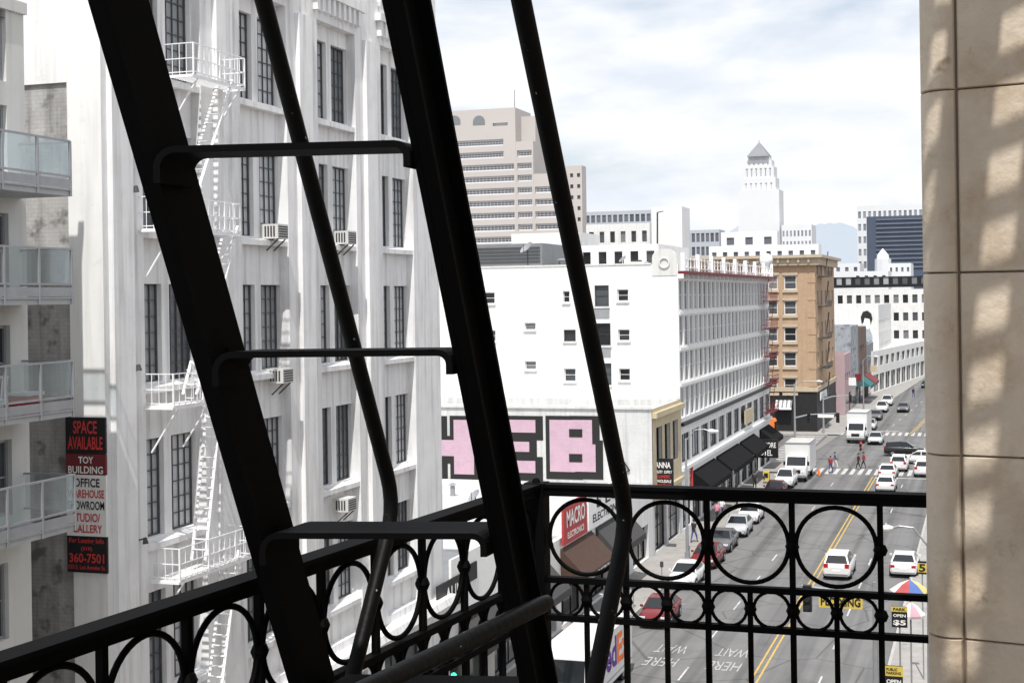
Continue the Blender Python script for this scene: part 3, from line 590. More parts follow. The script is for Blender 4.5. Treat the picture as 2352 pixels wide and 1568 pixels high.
MB().face([(hx,HY0,20.9),(FX,HY0,20.9),(FX,HY1,20.9),(hx,HY1,20.9)]).build('roof',m_roofw,hot)
MB().box(hx,FX,HY0+.004,HY0+.3,20.905,HT-.004).build('parapet',m_white,hot)
MB().box(hx,FX-2.2,HY0-.06,HY0+.35,HT+.003,HT+.14).build('coping',m_panel,hot)
for h in Sh:
    window(hot,(hx,HY0),0,h,.25,1,2,m_wframe if h[1]-h[0]<1.0 else m_frame,g_dark,.07); MB().box(hx+h[0]-.08,hx+h[1]+.08,HY0-.12,HY0-.004,h[2]-.14,h[2]-.01).build('sill',m_panel,hot)
for h in Eh: window(hot,(FX,HY0),PI/2,h,.2,2,2,m_wframe,g_hotel,.07)
for h in E2: window(hot,(FX,HY0),PI/2,h,.2,3,1,m_frame,g_hotel if h[2]>4 else g_dark,.08,name='shop_window')
MB().box(FX+.004,FX+.75,HY0-.1,HY1,20.72,20.94).build('red_cornice',m_dkred,hot)
for i in range(cols+1): MB().box(FX+.004,FX+.45,HY0+i*pit-.1,HY0+i*pit+.1,20.35,20.715).build('cornice_bracket',m_white,hot)
MB().box(FX+.004,FX+.3,HY0,HY1,8.6,8.85).build('black_band',m_black,hot)
MB().box(FX+.003,FX+.25,HY0,HY1,5.0,5.3).build('string_course',m_white,hot)
for k in range(1,4): MB().box(FX+.003,FX+.1,HY0+.13,HY1-.13,8.87+k*2.87,9.1+k*2.87).build('floor_band',m_white,hot)
rl=MB()
for q in (21.2,21.9): rl.bar((FX+.4,HY0,q),(FX+.4,HY1,q),.08,.08)
for i in range(33): y=HY0+i*HL/32; rl.bar((FX+.4,y,20.95),(FX+.4,y,22.0 if i%4 else 22.4),.08 if i%4 else .3,.08 if i%4 else .3)
rl.build('roof_railing',m_whitemetal,hot)
ar=MB().box(FX-2.1,FX-.1,HY0-.05,HY0-.003,20.6,22.0)
ar.prism([(FX-1.1+1.0*cos(a*PI/10),HY0-.05,22.003+.75*sin(a*PI/10)) for a in range(11)],(0,.4,0)).ring((FX-1.1,HY0-.1,21.6),(1,0,0),(0,0,1),.4,.08,16); ar.build('gable_ornament',m_panel,hot)
MB().sphere((FX+.1,HY1-2,22.8),.75,12).tube([(FX+.1,HY1-2,20.95),(FX+.1,HY1-2,22.2)],[.6,.3],10).build('globe_finial',m_white,hot,40)
for px,py in ((1375,716),(1378,805)): p=onY(px,py,HY0); MB().box(p.x-1.2,p.x+.9,HY0-.06,HY0-.004,p.z-.5,p.z+.45).build('spandrel_panel',m_alu,hot)
for y0,y1,l in ((116,126,'nearest'),(127,139,'second'),(140,149,'third'),(153,160,'farthest')): awning('black canvas awning on the hotel ground floor, %s of four'%l,y0,y1,3.3,4.5,1.6,m_awn,'black awnings along the hotel front')
esign('shop_fascia','small yellow sign over the far hotel awnings',142,147,6.0,7.4,FX+.3,m_cream,[])
sign('hotel_sign','dark projecting sign reading BALTIMORE HOTEL over the pavement',1724,1786,1010,1050,150,m_black,[('BALTIMORE',.06,.94,.56,.86,m_letw),('HOTEL',.2,.8,.12,.44,m_letw)],th=.5)
rf=thing('red_fire_escape','dark red fire escape at the far end of the white hotel front','fire escape',(FX,154,5))
for z in (6.2,9.2,12.2,15.2,18.2):
    MB().box(FX+.36,FX+1.3,154,159,z,z+.08).build('platform',m_dkred,rf); b=MB()
    for q in (.5,1.): b.bar((FX+1.3,154,z+q),(FX+1.3,159,z+q),.04,.04).bar((FX+.3,154,z+q),(FX+1.3,154,z+q),.04,.04)
    for k in range(11): b.bar((FX+1.3,154+k*.5,z),(FX+1.3,154+k*.5,z+1),.03,.03)
    b.build('railing',m_dkred,rf); b=MB()
    for x in (.6,1.1): b.bar((FX+x,154.4,z),(FX+x,158,z+3),.05,.05)
    for k in range(9): b.bar((FX+.6,154.4+k*.4,z+k*.333),(FX+1.1,154.4+k*.4,z+k*.333),.04,.04)
    b.build('ladder',m_dkred,rf)
def roofbox(name,label,px0,px1,py0,py1,Y,D,mat,z0=20.9,S=0,root=None,wk=None,cat='roof structure',wh=1.5):
    a,b=onY(px0,py1,Y),onY(px1,py0,Y); W=b.x-a.x; hs=[]
    if S: hs=[(W*(i+.25)/S,W*(i+.75)/S,b.z-wh-.6,b.z-.6) for i in range(S)]
    return building(name,label,(a.x,Y),0,W,D,z0,b.z,mat,hs,(),.2,m_roofw,cat,wk=wk or dict(frame=False))
pr=roofbox('plant_room','dark grey louvred plant room behind the white parapet',1092,1245,558,612,118,8,m_greybox)
a=onY(1092,612,117.95); b=onY(1245,558,117.95)
lv=MB(); z=a.z+.3
while z<b.z-.2: lv.box(a.x+.2,b.x-.2,117.9,117.97,z,z+.08); z+=.3
lv.build('louvres',m_frame,pr)
roofbox('penthouse','white penthouse with windows on the hotel roof',1330,1512,560,615,127,14,m_white,S=5,wh=1.3)
roofbox('roof_room','small white box room left of the hotel penthouse',1175,1330,533,580,140,8,m_white2)
def dish(px,py,Y,label,r=1.3,zb=None):
    p=onY(px,py,Y); zb=20.9 if zb is None else zb; t=thing('satellite_dish',label,'satellite dish',(p.x,p.y,zb)); n=Vector((-.5,-.5,.7)).normalized(); a=n.cross(UP).normalized(); b=a.cross(n)
    mb=MB(); rows=[]
    for i in range(5): q=i/4*r; rows.append([p+n*(q*q/r*.35)+(a*cos(k*PI/8)+b*sin(k*PI/8))*q for k in range(17)])
    mb.loft(rows,cap=False).build('reflector',m_alu,t,40); MB().tube([(p.x,p.y,zb),p],.05,6).bar(p-b*r*.8,p+n*r*.9,.04,.04).build('mast',m_frame,t)
dish(1212,572,113.5,'large grey satellite dish on the hotel roof',.65)
dish(1092,1140,90,'small satellite dish on the corner shop roof',.5,4.95)
dish(1432,597,124,'small white dish in front of the hotel penthouse',.4)
for px,l in ((1510,'thin mast on the hotel roof by the white tower'),(1182,'thin flag mast on the pink tower roof')):
    if px==1510: p=onY(px,560,140); q=onY(px,488,140)
    else: p=onY(px,250,425); q=onY(px,208,425)
    tag(MB().tube([p,q],.09,6).tube([q,q+Vector((.6,0,.1))],.05,5).build('mast',m_frame,None,0,p),l,'mast')
def vent(label,x,y,z,h,r=.25):
    t=thing('roof_vent',label,'roof vent',(x,y,z),'roof vents'); MB().tube([(x,y,z),(x,y,z+h)],r*.7,10).build('stack',m_alu,t,40); MB().tube([(x,y,z+h+.08),(x,y,z+h+.22)],[r*1.3,r*.4],10).build('cap',m_alu,t,40)
def rbox(label,x,y,z,a,b,h):
    t=thing('roof_fan_unit',label,'roof unit',(x,y,z),'roof fan units'); MB().box(x-a,x+a,y-b,y+b,z+.15,z+h).build('case',m_panel,t); MB().box(x-a*.7,x+a*.7,y-b-.02,y-b-.004,z+.35,z+h-.2).build('grille',m_frame,t)
    MB().tube([(x,y,z+h),(x,y,z+h+.15)],min(a,b)*.7,12).build('fan_ring',m_frame,t); MB().box(x-a*.9,x+a*.9,y-b*.9,y+b*.9,z,z+.147).build('skid',m_frame,t)
for i,(px,py,Y,l) in enumerate(((1040,1128,95,'left'),(1150,1122,97,'second'),(1232,1136,92,'right'))): p=onZ(px,py+10,4.95); vent('short metal vent on the corner shop roof, %s of three'%l,p.x,p.y,4.95,.7)
p=onZ(1190,1150,4.95); rbox('grey boxed fan unit on the corner shop roof',p.x,p.y,4.95,.8,.6,1.)
for px,l in ((1250,'beside the satellite dish'),(1290,'left of the penthouse'),(1318,'nearest the penthouse')): p=onY(px,606,121); vent('metal vent on the hotel roof %s'%l,p.x,p.y,20.9,1.3,.4)
p=onY(1462,600,122); rbox('boxed fan unit on the hotel roof before the penthouse',p.x,p.y,20.9,.9,.7,1.1)
# ---------------------------------------------------------------- orange building and the row beyond
ox=-21.9; oy=197.5
org=thing('brick_building','tan orange brick corner building with a bracketed tan cornice','building',(ox,oy,0))
def op(x0,x1,y0,y1): a,b=onY(x0,y1,oy),onY(x1,y0,oy); return (a.x+50,b.x+50,a.z,b.z)
So=[op(x0,x1,y0,y0+33) for y0 in (632,690,751,808,868) for x0,x1 in ((1722,1744),(1764,1786),(1801,1829))]
zo=[op(0,1,y0,y0+33)[2] for y0 in (632,690,751,808,868)]
Eo=[(2+i*5,4+i*5,z,z+2) for z in zo for i in range(5)]
building('','',(-50,oy),0,ox+50,26,0,23.6,m_orange,So,Eo,.25,m_roofd,root=org,wk=dict(nu=1,nv=2,fm=m_wframe,gm=g_dark,bar=.12))
MB().box(-50,ox+.6,oy-.6,oy-.005,22.9,23.9).box(ox+.005,ox+.6,oy-.004,oy+26,22.9,23.9).build('cornice',m_tan,org); MB().box(-50,ox+1.1,oy-1.1,oy-.004,23.905,24.3).box(ox+.006,ox+1.1,oy-.002,oy+26.5,23.906,24.3).build('cornice_cap',m_tan,org)
for k in range(0,14,2): MB().box(ox-1.0,ox+.06,oy-.06,oy+.9,6.3+k*1.18,6.3+k*1.18+.85).build('quoin',m_orange,org)
for k in range(20): MB().box(-49+k*1.38,-48.7+k*1.38,oy-.9,oy-.61,23.3,23.9).build('cornice_bracket',m_tan,org)
MB().box(-50,ox+.25,oy-.25,oy-.003,5.6,6.2).box(ox+.003,ox+.25,oy,oy+26,5.6,6.2).build('belt_course',m_tan,org)
for h in So: MB().box(h[0]-50.2,h[1]-49.8,oy-.2,oy-.004,h[2]-.4,h[2]-.02).build('sill',m_tan,org); MB().box(h[0]-50.2,h[1]-49.8,oy-.12,oy-.004,h[3]+.02,h[3]+.35).build('lintel',m_tan,org)
MB().box(-50,ox+.06,oy-.06,oy-.006,.2,5.5).box(ox+.006,ox+.06,oy,oy+26,.2,5.5).build('shopfront',m_dark,org)
b=MB(); 
for z in zo:
    b.box(ox+.1,ox+1.3,oy+3,oy+9,z-.3,z-.2)
    for qz in (.3,.7): b.bar((ox+1.3,oy+3,z+qz-.2),(ox+1.3,oy+9,z+qz-.2),.06,.06)
    for k in range(7): b.bar((ox+1.3,oy+3+k,z-.2),(ox+1.3,oy+3+k,z+.6),.05,.05)
    b.bar((ox+1.,oy+4,z-.2),(ox+1.,oy+8,z+3.3),.15,.06)
tag(b.build('fire_escape',m_frame,None,0,(ox,oy+6,5)),'dark fire escape on the street side of the orange brick building','fire escape')
esign('shop_fascia','white fascia sign on the dark ground floor of the orange building',200,208,4.2,5.3,ox+.3,m_signw,[])
t=thing('awning','white striped awning on the dark shopfront of the orange building','awning',(-26,oy,3)); mb=MB()
for k in range(8): a=-27.4+k*.28; mb.face([(a,oy-.1,4.4),(a+.28,oy-.1,4.4),(a+.28,oy-1.3,3.5),(a,oy-1.3,3.5)],k%2)
mb.build('canvas',[m_signw,m_greybox],t); MB().face([(-27.4,oy-1.3,3.5),(-25.16,oy-1.3,3.5),(-25.16,oy-1.3,3.2),(-27.4,oy-1.3,3.2)]).build('valance',m_signw,t)
row=[('pink_shop','narrow pink shopfront beyond the orange brick building',-20.6,225,11,9.5,m_pinkw),('painted_shop','pale blue grey shop building beyond the pink shopfront',-20.6,236.2,14,13.6,m_bluew),('brick_shop','brown brick shop building in the row beyond the blue grey shop',-20.4,250.4,15,13.,m_brick2),('dark_shop','low dark shop at the end of the left row',-20.2,265.6,14,9.6,m_greybox)]
for nm,lb,x,y,D,zt_,mt in row:
    building(nm,lb,(-46,y),0,x+46,D,0,zt_,mt,(),grid(1,3.2,3,1.6,[z for z in (4.6,8.0) if z+2.5<zt_],1.9)+[(1,D-1,.2,3.2)],.2,wk=dict(fm=m_frame,gm=g_dark))
def farawn(label,x,y0,y1,mat):
    t=thing('awning',label,'awning',(x,y0,3)); MB().face([(x,y0,4.6),(x,y1,4.6),(x+1.9,y1,3.2),(x+1.9,y0,3.2)]).face([(x,y0,4.6),(x+1.9,y0,3.2),(x,y0,3.2)]).build('canvas',mat,t); MB().face([(x+1.9,y0,3.2),(x+1.9,y1,3.2),(x+1.9,y1,2.7),(x+1.9,y0,2.7)]).build('valance',mat,t)
farawn('teal awning on the far row of shops',-20.3,247,256,m_teal); farawn('dull red awning next to the teal one in the far row',-20.2,257,266,m_dkred)
for i,(y,X,mt,l) in enumerate(((227,-20.3,m_signw,'white projecting shop sign on the pink shopfront'),(238,-20.3,m_dkred,'red projecting shop sign on the pale blue grey shop'),(266,-19.9,m_cream,'yellow projecting shop sign at the far dark shop'))):
    t=thing('projecting_sign',l,'sign',(X,y,4.5)); MB().box(X+.1,X+1.2,y,y+.15,4.6,5.8).build('panel',mt,t); MB().bar((X-.3,y+.07,5.6),(X+.1,y+.07,5.6),.06,.06).build('bracket',m_frame,t)
mur=building('mural_building','white far building with a tall mural of a dark haired woman on its end wall',(-60,292),0,40,40,0,16.6,m_white2,(),grid(2,3,12,1.3,[6.2,11.],2.4),.2,wk=dict(frame=False,gm=g_dark))
def poly(pts,mat,name,o): MB().face([onY(x,y,292-o) for x,y in pts]).build(name,mat,mur)
poly([(1974,806),(1976,770),(1984,752),(1996,752),(2004,772),(2004,806)],m_bluew,'mural_robe',.06)
poly([(1983,754),(1981,738),(1986,728),(1996,728),(1999,740),(1995,756)],m_signw,'mural_face',.1)
poly([(1979,742),(1977,728),(1982,716),(1992,713),(2001,720),(2004,732),(2000,744),(1997,732),(1986,730),(1983,742)],m_letb,'mural_hair',.14)
fa=onZ(2005,905); fb=onZ(2140,858); u=(fb-fa); a_=math.atan2(u.y,u.x)
U_,V_=UV2(a_-PI/2); O_=fa-U_*25
building('market_building','low white market building with dark shopfronts where the far street bends',(O_.x,O_.y),a_-PI/2,25,72,0,8,m_white2,(),grid(1,6,11,5,[.3],3.2)+grid(1.5,6,11,3.6,[5.],1.8),.3,m_roofw,wk=dict(nu=2,nv=1,fm=m_frame,gm=g_dark))
def pxb(name,label,px0,px1,py0,Y,D,mat,nx=0,ny=0,pitch=4.,wfrac=.5,hh=1.8,top=1.2,gm=None,z0=0,par=.5,cat='building',E=0):
    a,b=onY(px0,py0,Y),onY(px1,py0,Y); W=abs(b.x-a.x); z1=b.z
    hs=[(W*(i+.5-wfrac/2)/nx,W*(i+.5+wfrac/2)/nx,z1-top-hh-k*pitch,z1-top-k*pitch) for k in range(ny) for i in range(nx)]
    return building(name,label,(a.x,Y),0,W,D,z0,z1,mat,hs,(),.3,m_roofw,cat,wk=dict(frame=False,gm=gm or g_far),parapet=par)
lb=pxb('office_block','long white block with a black top storey across the far street end',1898,2200,662,430,20,m_white2,14,4,5.2,.55,2.4,1.6,g_dark)
a,b=onY(1896,662,429.8),onY(2200,632,429.8); fm_=MB(); Wb=b.x-a.x; hs=[(Wb*(i+.22)/14,Wb*(i+.78)/14,a.z+.9,a.z+3.0) for i in range(14)]; facade(fm_,(a.x,429.7),0,Wb,a.z,b.z,hs,.25); fm_.face([(a.x,429.7,b.z),(b.x,429.7,b.z),(b.x,445,b.z),(a.x,445,b.z)]).build('black_storey',m_black,lb)
for h in hs: window(lb,(a.x,429.7),0,h,.25,frame=False,gm=g_hotel)
pxb('white_building','white stepped building behind the orange cornice',1628,1880,560,330,6,m_white,10,1,4,.4,1.6,1.4,g_far)
pxb('white_building','small white rooftop block beneath the city tower',1656,1785,530,380,6,m_white,3,1,4,.4,2,1.5,g_far)
pxb('white_tower_block','plain white square tower block with a mast behind the hotel',1496,1566,474,210,6,m_white)
pxb('white_building','white block with square windows left of the plain tower',1346,1492,512,225,8,m_white2,6,2,4.2,.45,1.8,1.2,g_dark)
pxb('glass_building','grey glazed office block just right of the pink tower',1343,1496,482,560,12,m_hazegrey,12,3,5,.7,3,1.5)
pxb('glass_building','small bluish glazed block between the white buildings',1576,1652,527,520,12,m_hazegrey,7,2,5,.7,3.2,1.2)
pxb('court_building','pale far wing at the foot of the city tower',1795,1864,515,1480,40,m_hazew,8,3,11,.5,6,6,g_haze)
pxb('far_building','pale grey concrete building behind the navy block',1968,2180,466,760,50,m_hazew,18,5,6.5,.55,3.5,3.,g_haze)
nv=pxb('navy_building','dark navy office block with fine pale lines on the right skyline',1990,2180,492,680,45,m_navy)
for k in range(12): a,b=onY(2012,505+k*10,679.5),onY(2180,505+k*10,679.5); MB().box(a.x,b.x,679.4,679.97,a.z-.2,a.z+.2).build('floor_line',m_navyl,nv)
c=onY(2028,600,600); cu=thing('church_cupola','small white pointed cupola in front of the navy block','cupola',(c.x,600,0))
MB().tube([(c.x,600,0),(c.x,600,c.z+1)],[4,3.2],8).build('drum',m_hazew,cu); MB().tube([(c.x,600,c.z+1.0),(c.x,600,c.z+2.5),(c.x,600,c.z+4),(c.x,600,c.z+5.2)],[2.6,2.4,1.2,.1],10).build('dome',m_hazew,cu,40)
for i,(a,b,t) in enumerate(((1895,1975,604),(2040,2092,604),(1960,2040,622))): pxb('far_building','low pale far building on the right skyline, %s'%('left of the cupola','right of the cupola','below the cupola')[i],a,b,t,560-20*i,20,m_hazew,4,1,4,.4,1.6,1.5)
# pink tower
Yp=420; a,b=onY(1012,256,Yp),onY(1183,247,Yp); pk=thing('office_tower','pinkish beige office tower with horizontal window bands and two round openings','tower',(b.x,Yp,0)); W=b.x-a.x
def pz(py,px=1100): return onY(px,py,Yp).z
bz=[(pz(y+15),pz(y)) for y in (322,350,379,406,434,462,490,518,545)]
S1=[(3,W-(4 if i<2 else 0.6),z0,z1) for i,(z0,z1) in enumerate(bz)]+[(W*.7,W*.9,pz(292),pz(285))]
building('','',(a.x,Yp),0,W,16,0,b.z,m_pinkst,S1,(),1.,m_roofd,root=pk,wk=dict(nu=18,nv=2,fm=m_hazew,gm=g_far,bar=.5))
p2=onY(1224,330,Yp); building('','',(b.x,Yp+.1),0,p2.x-b.x,14,0,pz(330),m_pinkst,[(0.4,p2.x-b.x-.5,z0,z1) for z0,z1 in bz[1:]],(),1.,root=pk,part='stepped_wall',wk=dict(nu=5,nv=2,fm=m_hazew,gm=g_far,bar=.5))
building('','',(b.x,Yp+6),0,onY(1216,270,Yp).x-b.x,8,0,pz(268),m_pinkst,(),(),1.,root=pk,part='stair_core')
p3=onY(1286,420,Yp); building('','',(p2.x,Yp+.2),0,p3.x-p2.x,12,0,pz(405),m_pinkst,[(0.4,p3.x-p2.x-.5,z0,z1) for z0,z1 in bz[4:]],(),1.,root=pk,part='lower_wall',wk=dict(nu=6,nv=2,fm=m_hazew,gm=g_far,bar=.5))
p4=onY(1336,380,Yp+4); W4=p4.x-p3.x; building('','',(p3.x-3,Yp+4),0,W4+3,5,0,p4.z,m_pinkst,[((W4+3)*(i+.3)/4,(W4+3)*(i+.75)/4,pz(y+9),pz(y)) for y in (405,430,455,480,505) for i in range(4)],(),.6,root=pk,part='end_wall',wk=dict(frame=False,gm=g_far))
for px in (1044,1100):
    c=onY(px,276,Yp); MB().face([(c.x+2.0*cos(k*PI/12),Yp-.06,c.z+2*sin(k*PI/12)-.6) for k in range(13)]+[(c.x-2,Yp-.06,c.z-1.6),(c.x+2,Yp-.06,c.z-1.6)]).build('round_opening',m_greybox,pk)
# city tower
Yc=1500; cx=onY(1741,400,Yc).x; city=thing('city_tower','tall white stepped civic tower with a pyramid top on the skyline','tower',(cx,Yc,0))
cz=lambda py: onY(1743,py,Yc).z
s=Yc/F*1.02
def cblk(hw,ytop,ybot,part,S=0,yt=0,yb=0,wf=.35,nv=1,inset=0):
    x0=cx-hw*s; W=2*hw*s; zb=max(0,cz(ybot)); zt2=cz(ytop)
    hs=[(inset*s+(W-2*inset*s)*(i+.5-wf/2)/S,inset*s+(W-2*inset*s)*(i+.5+wf/2)/S,cz(yb),cz(yt)) for i in range(S)]
    building('','',(x0,Yc+(48-hw)*s*.6),0,W,2*hw*s*.8,zb,zt2,m_hazew,hs,(),.8,m_hazew,root=city,part=part,wk=dict(nu=1,nv=nv,fm=m_hazew,gm=g_far,bar=.9),parapet=0)
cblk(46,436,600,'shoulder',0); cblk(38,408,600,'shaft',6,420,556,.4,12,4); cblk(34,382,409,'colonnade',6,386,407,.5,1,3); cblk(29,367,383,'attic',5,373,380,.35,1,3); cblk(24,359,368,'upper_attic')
# window bays of the broad shoulder, set on its front either side of the shaft
for sx_ in (-42,42):
    x_=cx+sx_*s; MB().box(x_-1.2,x_+1.2,Yc+1.2-.5,Yc+1.2-.1,cz(556),cz(446)).build('window_strip',m_hazegrey,city)
yc=Yc+48*s*.5; rf_=MB()
for i in range(9):
    h0=24-i*2.6; rf_.box(cx-h0*s,cx+h0*s,yc-h0*s*.9,yc+h0*s*.9,cz(359-i*3.6)+.01,cz(355.4-i*3.6))
rf_.tube([(cx,yc,cz(330)),(cx,yc,cz(320))],.5,6).build('pyramid_roof',m_slate,city)
# ---------------------------------------------------------------- vehicles
CARS={}
def make_car(kind,paint):
    t=thing(kind,'','car'); sv=kind=='parked_suv' or kind=='suv'
    if not sv:
        stn=[(-2.32,.42,.72,.74),(-2.24,.3,.9,.84),(-1.75,.22,1.0,.89),(-.9,.2,.97,.91),(0,.2,.95,.91),(.9,.2,.93,.91),(1.5,.22,.88,.9),(2.05,.25,.76,.85),(2.3,.36,.58,.72)]
        cab=[(-1.85,.99),(-1.15,1.40),(-.35,1.46),(.25,1.42),(1.05,.93)]; L2=2.3
    else:
        stn=[(-2.34,.45,.85,.78),(-2.27,.32,1.05,.87),(-1.75,.25,1.1,.92),(-.9,.24,1.08,.93),(0,.24,1.06,.93),(.9,.24,1.04,.93),(1.5,.26,1.0,.92),(2.1,.3,.92,.88),(2.32,.42,.7,.76)]
        cab=[(-2.22,1.08),(-1.85,1.62),(-.6,1.7),(.2,1.66),(1.15,1.03)]; L2=2.32
    rows=[]
    for y,zb,zt,hw in stn:
        h=zt-zb; pr=[(hw*.9,zb),(hw*.985,zb+h*.2),(hw,zb+h*.5),(hw*.975,zb+h*.82),(hw*.9,zb+h*.96),(hw*.6,zt+.015),(0,zt+.03)]
        full=[(x,z) for x,z in pr]+[(-x,z) for x,z in reversed(pr[:-1])]; rows.append([(x,y,z) for x,z in full])
    b=MB().loft(rows)
    zb_=min(c[1] for c in cab); zt_=max(c[1] for c in cab)
    def hw(z): return .85-(.85-.63)*(z-zb_)/(zt_-zb_)
    A=[(hw(z),y,z) for y,z in cab]; B=[(-hw(z),y,z) for y,z in cab]
    low=.75
    b.face(A+[(hw(zb_),cab[-1][0],low),(hw(zb_),cab[0][0],low)]).face(B+[(-hw(zb_),cab[-1][0],low),(-hw(zb_),cab[0][0],low)])
    for i in range(4): b.face((A[i],A[i+1],B[i+1],B[i]))
    ax_=(1.42,-1.38)
    for s_ in (-1,1):
        for ya in ax_: b.face([(s_*.922,ya+.39*cos(k*PI/8),.33+.39*sin(k*PI/8)) for k in range(9)],1)
        b.box(s_*.95-.08,s_*.95+.08,.75,.88,.98 if not sv else 1.1,1.1 if not sv else 1.24)
    for s_ in (-1,1): b.box(s_*.914-.004,s_*.914+.004,-1.0,1.0,.28,.36,1)
    for s_ in (-1,1):
        for yd in (-.95,.02,.95): b.box(s_*.915-.003,s_*.915+.003,yd-.008,yd+.008,.4,.88,1)
    b.build('car_body',[paint,m_tyre],t,38)
    def slab(P0,P1,P2,P3,k,nm,off):
        P0,P1,P2,P3=map(Vector,(P0,P1,P2,P3))
        c_=(P0+P1+P2+P3)/4; MB().face([c_+(p-c_)*k+Vector(off) for p in (P0,P1,P2,P3)]).build(nm,m_cglass,t)
    slab(A[3],A[4],B[4],B[3],.9,'windscreen',(0,.012,.014)); slab(A[0],A[1],B[1],B[0],.86,'rear_window',(0,-.012,.014))
    for s_,Q in ((1,A),(-1,B)):
        ym=-.3; zmid=cab[2][1]
        p=lambda y,z: (s_*(hw(z)+.012),y,z)
        rb,rt=cab[0],cab[1]; fb_,ft=cab[4],cab[3]
        zl=max(rb[1],fb_[1])+.05
        MB().face([p(ym+.05,zl),p(fb_[0]-.25,zl),p(ft[0]-.04,ft[1]-.06),p(ym+.05,zmid-.07)]).build('side_window',m_cglass,t)
        MB().face([p(rb[0]+.36 if not sv else rb[0]+.18,zl),p(ym-.05,zl),p(ym-.05,zmid-.07),p(rt[0]+.08,rt[1]-.05)]).build('side_window',m_cglass,t)
        hz=.66 if not sv else .8
        MB().obox((s_*.62,L2-.07,hz),(.17,-.03,0),(0,.06,0),(0,0,.065)).build('headlight',m_lampw,t)
        MB().obox((s_*.68,-L2+.02,.8 if not sv else .98),(.14,0,0),(0,.05,0),(0,0,.08 if not sv else .13)).build('tail_light',m_tail,t)
        for ya in ax_:
            x=s_*.8; w_=MB().tube([(x-.1,ya,.33),(x+.1,ya,.33)],.33,18)
            w_.tube([(x+s_*.1,ya,.33),(x+s_*.13,ya,.33)],[.31,.26],18); o=w_.build('wheel',m_tyre,t,40)
            r_=MB().tube([(x+s_*.13,ya,.33),(x+s_*.137,ya,.33)],.21,14); r_.build('rim',m_rim,o)
    MB().box(-.55,.55,L2-.08,L2+.015,.32,.5).build('grille',m_black,t); MB().box(-.26,.26,-L2-.03,-L2+.02,.6 if not sv else .62,.74).build('number_plate',m_signw,t)
    MB().box(-.75,.75,-L2-.01,-L2+.1,.3,.42).build('rear_bumper',m_greybox,t)
    return t
pw=M('white_car_paint',(.68,.68,.68),.25,.02,1,spec=.5); pr_=M('red_car_paint',(.16,.014,.018),.25,.02,1,spec=.5); pg=M('grey_car_paint',(.12,.12,.125),.25,.02,1,spec=.5); ps=M('silver_car_paint',(.45,.46,.47),.25,.02,1,spec=.5); pbk=M('black_car_paint',(.012,.012,.014),.2,.02,1,spec=.5); pdr=M('maroon_car_paint',(.07,.013,.017),.25,.02,1,spec=.5)
def car(kind,paint,label,px=None,py=None,rot=PI,group=None,pos=None):
    p=Vector((pos[0],pos[1],.016)) if pos else onZ(px,py,.016)
    k=(kind,paint.name)
    if k not in CARS:
        t=make_car(kind,paint); CARS[k]=t; t.location=p; t.rotation_euler=(0,0,rot); t['label']=label
        if group: t['group']=group
        LOC[t.name]=p
        return t
    return dup(CARS[k],p,rot,label,group)
g1='cars parked along the left kerb'; XP=-18.85
def yp(px,py): return onZ(px,py).y
car('parked_car',pr_,'dark red sedan parked nearest on the left kerb behind the railing',pos=(-18.2,yp(1505,1425)),group=g1,rot=PI+.02)
car('parked_car',pw,'white sedan parked behind the nearest red sedan',pos=(XP,yp(1577,1340)),group=g1)
car('parked_car',pr_,'dark red car parked between the white and the grey sedan',pos=(XP+.1,yp(1640,1296)),group=g1,rot=PI-.015)
car('parked_car',pg,'dark grey sedan parked on the left kerb',pos=(XP,yp(1675,1260)),group=g1)
car('parked_car',ps,'silver sedan parked in front of the dark grey one on the left kerb',pos=(XP+.08,yp(1705,1225)),group=g1,rot=PI+.015)
car('parked_car',pw,'white sedan parked fifth on the left kerb, beyond the silver one',pos=(XP,yp(1742,1196)),group=g1)
car('parked_car',pdr,'maroon car parked before the white box truck',pos=(XP,yp(1805,1140)),group=g1)
car('parked_suv',pw,'white car parked right in front of the white box truck',pos=(XP,yp(1822,1116)),group=g1)
g2='cars driving away on the right of the yellow line'
car('suv',pw,'white car driving away alone in the near lane',1929,1318,0,g2)
car('car',pw,'white sedan waiting last in the queue at the crossing',2036,1125,0,g2); car('car',pw,'white sedan waiting second from last in the queue',2040,1096,0,g2); car('suv',pw,'white car at the head of the waiting queue',2066,1078,0,g2); car('suv',pw,'white car waiting in the right hand lane beside the queue',2122,1090,0,g2)
car('suv',pbk,'black car crossing the junction sideways',2078,1046,-PI/2+.08); car('car',pw,'white sedan crossing the junction sideways',2112,1064,PI/2-.1)
car('parked_car',pw,'white car parked on the right kerb beside the stone pier',pos=(-5.35,100),rot=0)
car('car',pg,'dark car coming towards the junction on the far road',2075,945,PI); car('car',ps,'silver car beside the far white truck',2012,1018,PI); 
for px,py,pt,l in ((1998,985,ps,'silver car parked just beyond the far white truck'),(2012,963,pg,'dark car parked second beyond the far white truck'),(2026,945,pw,'white car parked third beyond the far truck'),(2038,930,pw,'white car parked fourth beyond the far truck')): car('parked_suv' if pt is pw else 'parked_car',pt,l,px,py,PI,'cars parked beyond the junction')
car('car',pbk,'black car far up the street by the pier edge',2128,890,PI)
def wheels(t,ys,x,r=.45):
    for y in ys:
        for s_ in (-1,1):
            o=MB().tube([(s_*x-.13,y,r),(s_*x+.13,y,r)],r,18).build('wheel',m_tyre,t,40); MB().tube([(s_*(x+.13),y,r),(s_*(x+.14),y,r)],r*.6,14).build('rim',m_rim,o)
